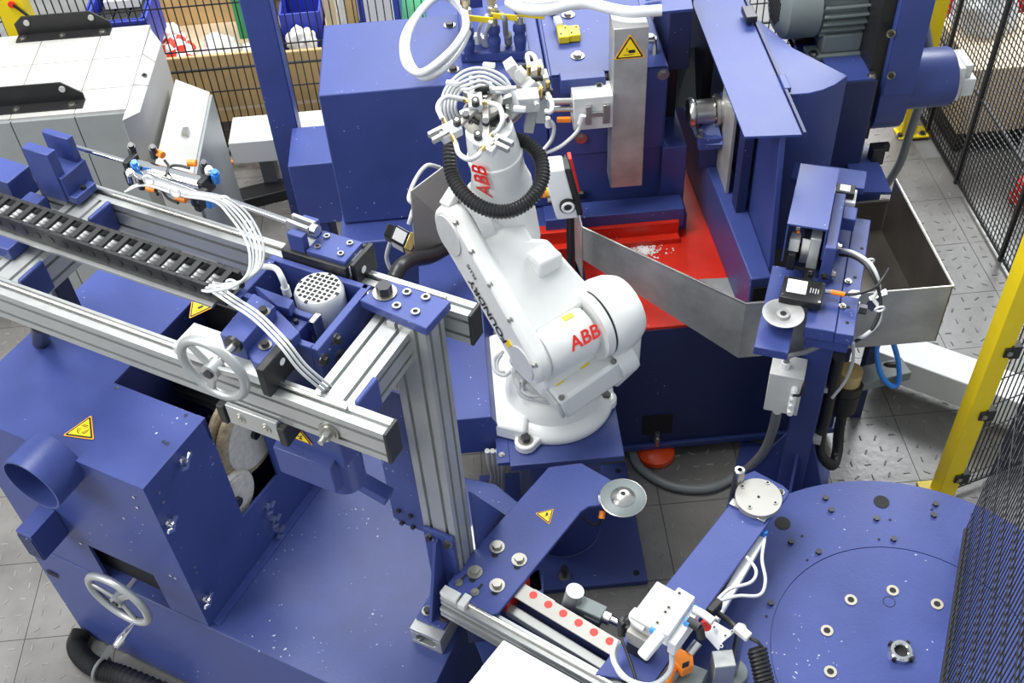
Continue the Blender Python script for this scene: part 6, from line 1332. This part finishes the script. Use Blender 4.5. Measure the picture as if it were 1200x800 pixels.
b = MB(); b.cyl((c.x, c.y, AZ+.001), (c.x, c.y, AZ+.02), .05, n=32); part('disc_boss', b, 'blue', t)
t2 = thing('round_disc', 'grey rubber disc with bright steel hub at the tip of the first arm plate', 'disc', (c.x, c.y, AZ+.02))
b = MB(); b.lathe([(0, -.012), (.083, -.012), (.085, -.004), (.08, 0), (0, 0)], c, n=56); part('disc', b, 'motor_grey', t2); b = MB(); b.ring(c-V((0, 0, .006)), (0, 0, 1), .084, .0035, 56, 8); part('rim', b, 'steel', t2)
b = MB(); b.lathe([(0, .001), (.046, .001), (.044, .004), (.022, .02), (.012, .022), (0, .022)], c, n=40); part('hub', b, 'steel', t2); b = MB(); b.cyl(c+V((0, 0, .0222)), c+V((0, 0, .0235)), .009); part('hub_hole', b, 'dark', t2)
b = MB(); q = P(705, 585, AZ+.02); b.beam(q-V((0, .012, 0)), q+V((0, .014, 0)), .022, .02); part('clip', b, 'white_plastic', t2, .002)
b = MB(); b.cyl(P(706, 598, AZ-.04), P(705, 607, AZ-.06), .012); part('orange_plug', b, 'orange', A1); b = MB(); b.tube([P(705, 607, AZ-.06), P(702, 613, .93), P(694, 614, .92), P(683, 606, .95)], .005); part('plug_lead', b, 'black', A1)
# second arm
t = thing('support_arm', 'long light blue arm plate ending in a round steel disc beside the rotary table', 'arm plate', P(850, 650, .8)); A2 = t
dl = (P(784, 679, AZ)-P(862, 580, AZ)).normalized(); dr = (P(789, 767, AZ)-P(923, 578, AZ)).normalized()
pl = [P(862, 582, AZ), P(872, 556, AZ), P(884, 551, AZ), P(917, 568, AZ), P(925, 575, AZ), P(923, 581, AZ), P(766, 800, AZ), P(697, 790, AZ)]
b = MB(); b.prism([p[:2] for p in pl], AZ-.016, AZ); part('plate', b, 'blue', t, .003)
b = MB(); m_ = P(745, 740, .9); q0 = P(850, 650, .88); q1 = P(800, 715, .88); b.beam(q0, q1+(q1-q0)*.8, .07, .20); part('support_beam', b, 'navy', t, .003)
c = P(889, 582, AZ+.025)
t2 = thing('round_disc', 'plain machined steel disc with four screws at the tip of the second arm plate', 'disc', (c.x, c.y, AZ+.002))
b = MB(); b.cyl((c.x, c.y, AZ+.002), (c.x, c.y, AZ+.025), .084, n=64); part('disc', b, 'machined', t2, .002)
for (px, py) in ((870, 570), (899.5, 565.5), (878.5, 594), (908.5, 589)): socket(t2, P(px, py, AZ+.025), r=.009, h=.003)
hole(t2, (c.x, c.y, AZ+.0255), .005)
for (px, py) in ((862, 590), (892, 606)):
    q = P(px, py, AZ+.006); b = MB(); b.beam(q-FXv*.02, q+FXv*.02, .03, .01); part('stop_lug', b, 'steel', t2, .002)
bolt(A2, P(915, 577, AZ), r=.009, h=.006)
q = P(867, 550, 1.10); b = MB(); b.lathe([(.009, 0), (.018, -.002), (.021, -.006), (.021, -.30), (.009, -.30)], q, n=28, closed=True); solo('guide_post', 'hollow polished steel guide post behind the plain steel disc', 'post', b, 'steel', q-V((0, 0, .3)))
# white bar beside arm two and silver column
b = MB(); e0, e1 = P(893, 628, .97), P(848, 706, .97); e1b = e1+(e1-e0)*.25; b.beam(e0, e1b, .035, .03); t = thing('clamp_bar', 'white aluminium bar lying along the right side of the long arm plate', 'bar', e1); part('bar', b, 'white_plastic', t, .003)
b = MB(); b.beam(P(868, 650, .93), P(835, 712, .93), .02, .05); part('rail', b, 'aluminium', t)
b = MB(); b.cyl(P(894, 627, .98), P(896, 622, 1.0), .012); part('blue_fitting', b, 'blue_tube', t)
for k, pp in enumerate(([(896, 632), (893, 655), (897, 680), (890, 697), (865, 698), (843, 704)], [(875, 652), (886, 668), (880, 682), (855, 690), (840, 703)])):
    b = MB(); b.tube([P(x, y, 1.03) for x, y in pp], .006, n=10); solo('air_tube', ['white air tube bulging out over the rotary table', 'inner white air tube curling beside the white bar'][k], 'tube', b, 'tube_white', P(*pp[2], 1.03))
q = P(858, 790, .801); b = MB(); b.cyl(q, (q.x, q.y, 1.12), .017, n=24); t = thing('steel_column', 'polished steel column with round foot rising from the rotary table', 'column', q); part('column', b, 'steel', t); b = MB(); b.cyl(q, (q.x, q.y, .825), .05, n=32); part('foot', b, 'motor_grey', t, .003)
# front aluminium rail with cylinder
t = thing('linear_rail', 'aluminium profile rail with a slim rod at the bottom edge', 'rail', P(560, 740, .76)); 
rz = .98; r0 = P(521, 697, rz); r1_ = P(620, 752, rz); d = (r1_-r0).normalized(); r2_ = r0+d*.95
s = V((-d.y, d.x, 0)); b = MB(); b.sect(tsec(.05, .04, 1, 1, .01, .01), r0+s*-.0, r2_+s*-.0); part('profile', b, 'aluminium', t)
b = MB(); b.sect(tsec(.05, .05, 1, 1, .01, .01), r0-s*.01-V((0, 0, .06)), r2_-s*.01-V((0, 0, .06))); part('profile', b, 'aluminium', t)
b = MB(); b.cyl(r0+d*.10+V((0, 0, .027)), r2_+V((0, 0, .027)), .009, n=16); part('rod', b, 'steel', t)
b = MB(); b.ob(r0+d*.03+V((0, 0, .03)), d*.035, s*.018, (0, 0, .012)); b.ob(r0+d*.09+V((0, 0, .03)), d*.015, s*.026, (0, 0, .016)); part('rod_clamp', b, 'robot_grey', t, .003)
b = MB(); q = r0+d*.12; b.box(q.x-.03, q.x+.03, q.y, q.y+.05, .761, .89); part('support_foot', b, 'navy', t)
b = MB(); q = r0+d*.7; b.box(q.x-.03, q.x+.03, q.y, q.y+.05, .761, .89); part('support_foot', b, 'navy', t)
t = thing('white_cover', 'white box cover at the bottom edge in front of the aluminium rail', 'cover', P(640, 790, .8))
w0, w1 = P(590, 749, 1.06), P(563, 782, 1.06); w2 = w0+d*.8; w3 = w1+(w1-w0)*1.6
w4 = w3+d*.8
b = MB(); b.prism([p[:2] for p in (w0, w1, w1+d*.8, w2)], .96, 1.06); part('upper_cover', b, 'white_plastic', t, .004)
b = MB(); b.prism([p[:2] for p in (w0+(w1-w0)*.9-d*.01, w3-d*.01, w4, w2+(w1-w0)*.9)], .80, 1.03); part('lower_cover', b, 'white_plastic', t, .004)
# ruler rail with red dots
t = thing('dotted_rail', 'grey metal rail with a row of red dots ending in a red bracket', 'rail', P(670, 725, .76))
DZ_ = 1.0; d0, d1 = P(606, 690, DZ_), P(731, 765, DZ_); dd_ = (d1-d0).normalized(); dsd = V((-dd_.y, dd_.x, 0))
b = MB(); b.beam(d0, d1+dd_*.1, .062, .006); part('dotted_strip', b, 'machined', t)
b = MB(); b.beam(d0-dsd*.055-V((0, 0, .06)), d1+dd_*.12-dsd*.055-V((0, 0, .06)), .035, .035); part('guide_profile', b, 'aluminium', t, .003)
b = MB(); b.beam(d0+dsd*.012-V((0, 0, .12)), d1-dsd*.0-V((0, 0, .12)), .04, .22); part('support_web', b, 'navy', t)
for (px, py) in ((625, 697), (642.5, 708), (660, 718.5), (678, 729.5), (696, 740.5), (714.5, 751), (731, 761)):
    q = P(px, py, DZ_+.003); b = MB(); b.cyl(q, q+V((0, 0, .001)), .0145, n=24); part('red_dot', b, 'red_bright', t, label='red dot')
b = MB(); b.beam(d0-dd_*.012-dsd*.065-V((0, 0, .045)), d0-dd_*.012+dsd*.07-V((0, 0, .045)), .03, .075); part('red_bracket', b, 'red', t, .002)
# silver cylinder and grey actuator behind the dotted rail
t = thing('vacuum_pump', 'small silver cylinder with a grey actuator block behind the dotted rail', 'actuator', P(680, 710, .9))
a_, c_ = P(674, 692, 1.02), P(665, 707, .95); b = MB(); b.cyl(a_, c_+V((0, 0, -.06)), .032, n=32); part('silver_can', b, 'aluminium', t)
b = MB(); g0_, g1_ = P(678, 708, .95), P(708, 722, .95); b.beam(g0_, g1_, .055, .05); part('actuator_body', b, 'motor_grey', t, .004); 
dq = (g1_-g0_).normalized(); b = MB(); b.cyl(g1_, g1_+dq*.025, .024); part('knurled_nut', b, 'steel', t); b = MB(); b.cyl(g1_+dq*.025, g1_+dq*.07, .014); part('fitting', b, 'chrome', t); b = MB(); b.beam(g1_+dq*.07, g1_+dq*.11, .03, .03); part('black_tee', b, 'black', t, .003)
b = MB(); q = P(695, 725, .93); b.beam(q-dq*.03, q+dq*.03, .03, .04); part('side_block', b, 'motor_grey', t, .003)
b = MB(); q = P(640, 705, .93); b.beam(q-dd_*.06, q+dd_*.03, .03, .03); part('white_slide', b, 'white_plastic', t, .003)
# valve block
VZ = 1.22
t = thing('valve_block', 'white pneumatic valve block with tube fittings at the bottom, right of the red dots', 'valve block', P(765, 760, .9)); VB = t
vd = (P(738.5, 722, VZ)-P(770, 680, VZ)); ve = (P(764, 737, VZ)-P(738.5, 722, VZ))
v0 = P(770, 680, VZ); b = MB(); b.prism([p[:2] for p in (v0, v0+ve, v0+ve+vd, v0+vd)], VZ-.06, VZ); part('valve_body', b, 'cabinet', t, .004)
b = MB(); b.prism([p[:2] for p in (v0+vd*.35, v0+ve+vd*.35, v0+ve+vd*1.12, v0+vd*1.12)], VZ-.13, VZ-.061); part('valve_base', b, 'machined', t, .003)
b = MB(); b.prism([p[:2] for p in (v0+vd*.7, v0+ve+vd*.7, v0+ve+vd*1.1, v0+vd*1.1)], VZ-.22, VZ-.131); part('black_base', b, 'black', t, .003)
b = MB(); b.box(*(lambda q: (q.x-.03, q.x+.03, q.y-.03, q.y+.03))(v0+ve*.5+vd*.9), .80, VZ-.221); part('column', b, 'aluminium', t)
b = MB(); m0, m1, m2, m3 = P(795, 687, VZ+.02), P(815, 699, VZ+.02), P(783, 745, VZ+.02), P(762, 731, VZ+.02); b.prism([p[:2] for p in (m0, m1, m2, m3)], VZ-.05, VZ+.02); part('manifold', b, 'white_plastic', t, .004)
b = MB(); b.prism([p[:2] for p in (m1+(m2-m1)*.05, m1+(m1-m0)*.5+(m2-m1)*.15, m2+(m1-m0)*.45, m2)], VZ-.08, VZ-.01); part('manifold_step', b, 'white_plastic', t, .004)
for f_ in (.12, .5, .62, .9):
    q = m0+(m3-m0)*f_+(m1-m0)*.25; socket(t, q+V((0, 0, .0)), r=.008, h=.002)
b = MB(); b.beam(P(775, 742, VZ+.03), P(752, 770, VZ+.0), .038, .034); part('hand_valve', b, 'white_plastic', t, .008)
for (px, py) in ((763, 736), (813, 712), (803, 727), (705+4, 757)): 
    if px < 720: continue
    b = MB(); q = P(px, py, VZ); b.cyl(q, q+(m1-m0).normalized()*.018, .013, n=14); part('blue_collar', b, 'blue_tube', t)
b = MB(); q = P(750, 756, VZ-.10); b.plate([P(741, 741, VZ-.09), P(750, 746, VZ-.09), P(749, 750, VZ-.10), P(740, 745, VZ-.10)], .001); part('label', b, 'white_plastic', t)
b = MB(); b.cyl(P(733, 731, VZ-.10), P(728, 726, VZ-.10), .016); b.cyl(P(728, 726, VZ-.10), P(728, 745, VZ-.14), .013); part('elbow_fitting', b, 'black', t)
b = MB(); b.cyl(P(738, 724, VZ-.06), P(734, 729, VZ-.06), .014); part('elbow_fitting', b, 'black', t)
b = MB(); b.cyl(P(806, 727, VZ), P(820, 735, VZ), .016); b.cyl(P(820, 735, VZ), P(822, 748, VZ-.03), .014); part('elbow_fitting', b, 'black', t)
for k, (pp, r_, z_, m, lb) in enumerate((
    ([(813, 713), (825, 720), (836, 728)], .014, VZ, 'tube_clear', 'short clear hose leaving the right side of the valve block'),
    ([(723, 750), (718, 765), (722, 780), (738, 797), (765, 802), (785, 786), (787, 760), (783, 735)], .009, 1.12, 'tube_white', 'large loop of white tube hanging below the valve block'),
    ([(725, 752), (720, 770), (727, 790), (745, 800)], .008, 1.10, 'tube_white', 'second white tube loop inside the large one'),
    ([(728, 748), (735, 765), (742, 785), (746, 802)], .005, 1.10, 'black', 'thin black lead running down left of the valve block'),
    ([(755, 737), (745, 730), (740, 722), (746, 714)], .010, VZ-.02, 'tube_white', 'white tube hugging the left side of the valve block'))):
    b = MB(); b.tube([P(x, y, z_) for x, y in pp], r_, n=12); solo('air_tube', lb, 'tube', b, m, P(*pp[1], z_))
# black elbow and coil cable on the right
t = thing('coil_cable', 'black coiled cable with white plug at the bottom, right of the arm plate', 'cable', P(888, 770, 1.0))
b = MB(); b.beam(P(833, 710, 1.06), P(841, 716, 1.06), .06, .05); part('black_elbow', b, 'black', t, .006)
b = MB(); b.tube([P(842, 719, 1.06), P(850, 724, 1.08), P(858, 731, 1.1), P(866, 738, 1.1)], .010); part('lead', b, 'black', t)
b = MB(); b.beam(P(862, 734, 1.11), P(878, 747, 1.11), .03, .026); part('white_plug', b, 'white_plastic', t, .004)
pts = [P(878, 747, 1.10), P(888, 752, 1.1), P(893, 757, 1.09)]; 
ca0, ca1 = P(887, 760, 1.07), P(903, 830, 1.0)
for k in range(150):
    f_ = k/149; an = k*.62; q = ca0+(ca1-ca0)*f_; d = (ca1-ca0).normalized(); a_ = d.orthogonal().normalized(); e_ = d.cross(a_); pts.append(q+(a_*math.cos(an)+e_*math.sin(an))*.028)
b = MB(); b.tube(pts, .0062, n=7, sub=1); part('coil', b, 'black', t)
# white bracket, orange sensor, profile
t = thing('sensor_bracket', 'white triangular bracket on an aluminium profile at the bottom edge', 'bracket', P(845, 770, .8))
b = MB(); b.plate([P(838, 728, 1.1), P(821, 738, 1.1), P(842, 762, 1.06), P(847, 752, 1.08)], .01); b.plate([P(838, 728, 1.1), P(847, 752, 1.08), P(860, 741, 1.1)], .01); part('bracket_plate', b, 'white_plastic', t)
for (px, py) in ((837, 735), (850, 745), (858, 740), (845, 757)): socket(t, P(px, py, 1.105), r=.007, h=.003, m='aluminium')
b = MB(); q = P(845, 790, .95); b.box(q.x-.035, q.x+.035, q.y-.03, q.y+.03, .801, 1.06); part('profile', b, 'aluminium', t, .003)
b = MB(); b.cyl(P(826, 731, 1.14), P(828, 734, 1.16), .016); part('red_cap', b, 'red_bright', t)
t = thing('distance_sensor', 'orange optical sensor with dark window at the bottom edge', 'sensor', P(800, 780, 1.0))
o0_, o1_ = P(794, 766, 1.05), P(808, 776, 1.05); b = MB(); b.plate([P(795, 758, 1.07), P(787, 772, 1.07), P(800, 785, 1.07), (P(813, 779, 1.07)), P(812, 766, 1.07)], .05); part('housing', b, 'orange', t, .004)
b = MB(); b.plate([P(800, 777, 1.0722), P(799, 783, 1.0722), P(807, 780, 1.0722), P(808, 774, 1.0722)], .001); part('window', b, 'dark', t)
b = MB(); b.cyl(P(808, 765, 1.06), P(818, 752, 1.08), .016); part('connector', b, 'chrome', t)
b = MB(); b.cyl(P(788, 783, 1.05), P(782, 800, 1.0), .014); part('orange_plug', b, 'orange', t)
b = MB(); b.prism([P(x, y, 1.0)[:2] for x, y in ((805, 775), (790, 800), (815, 815), (830, 785))], .801, 1.0); part('mount', b, 'motor_grey', t, .003)
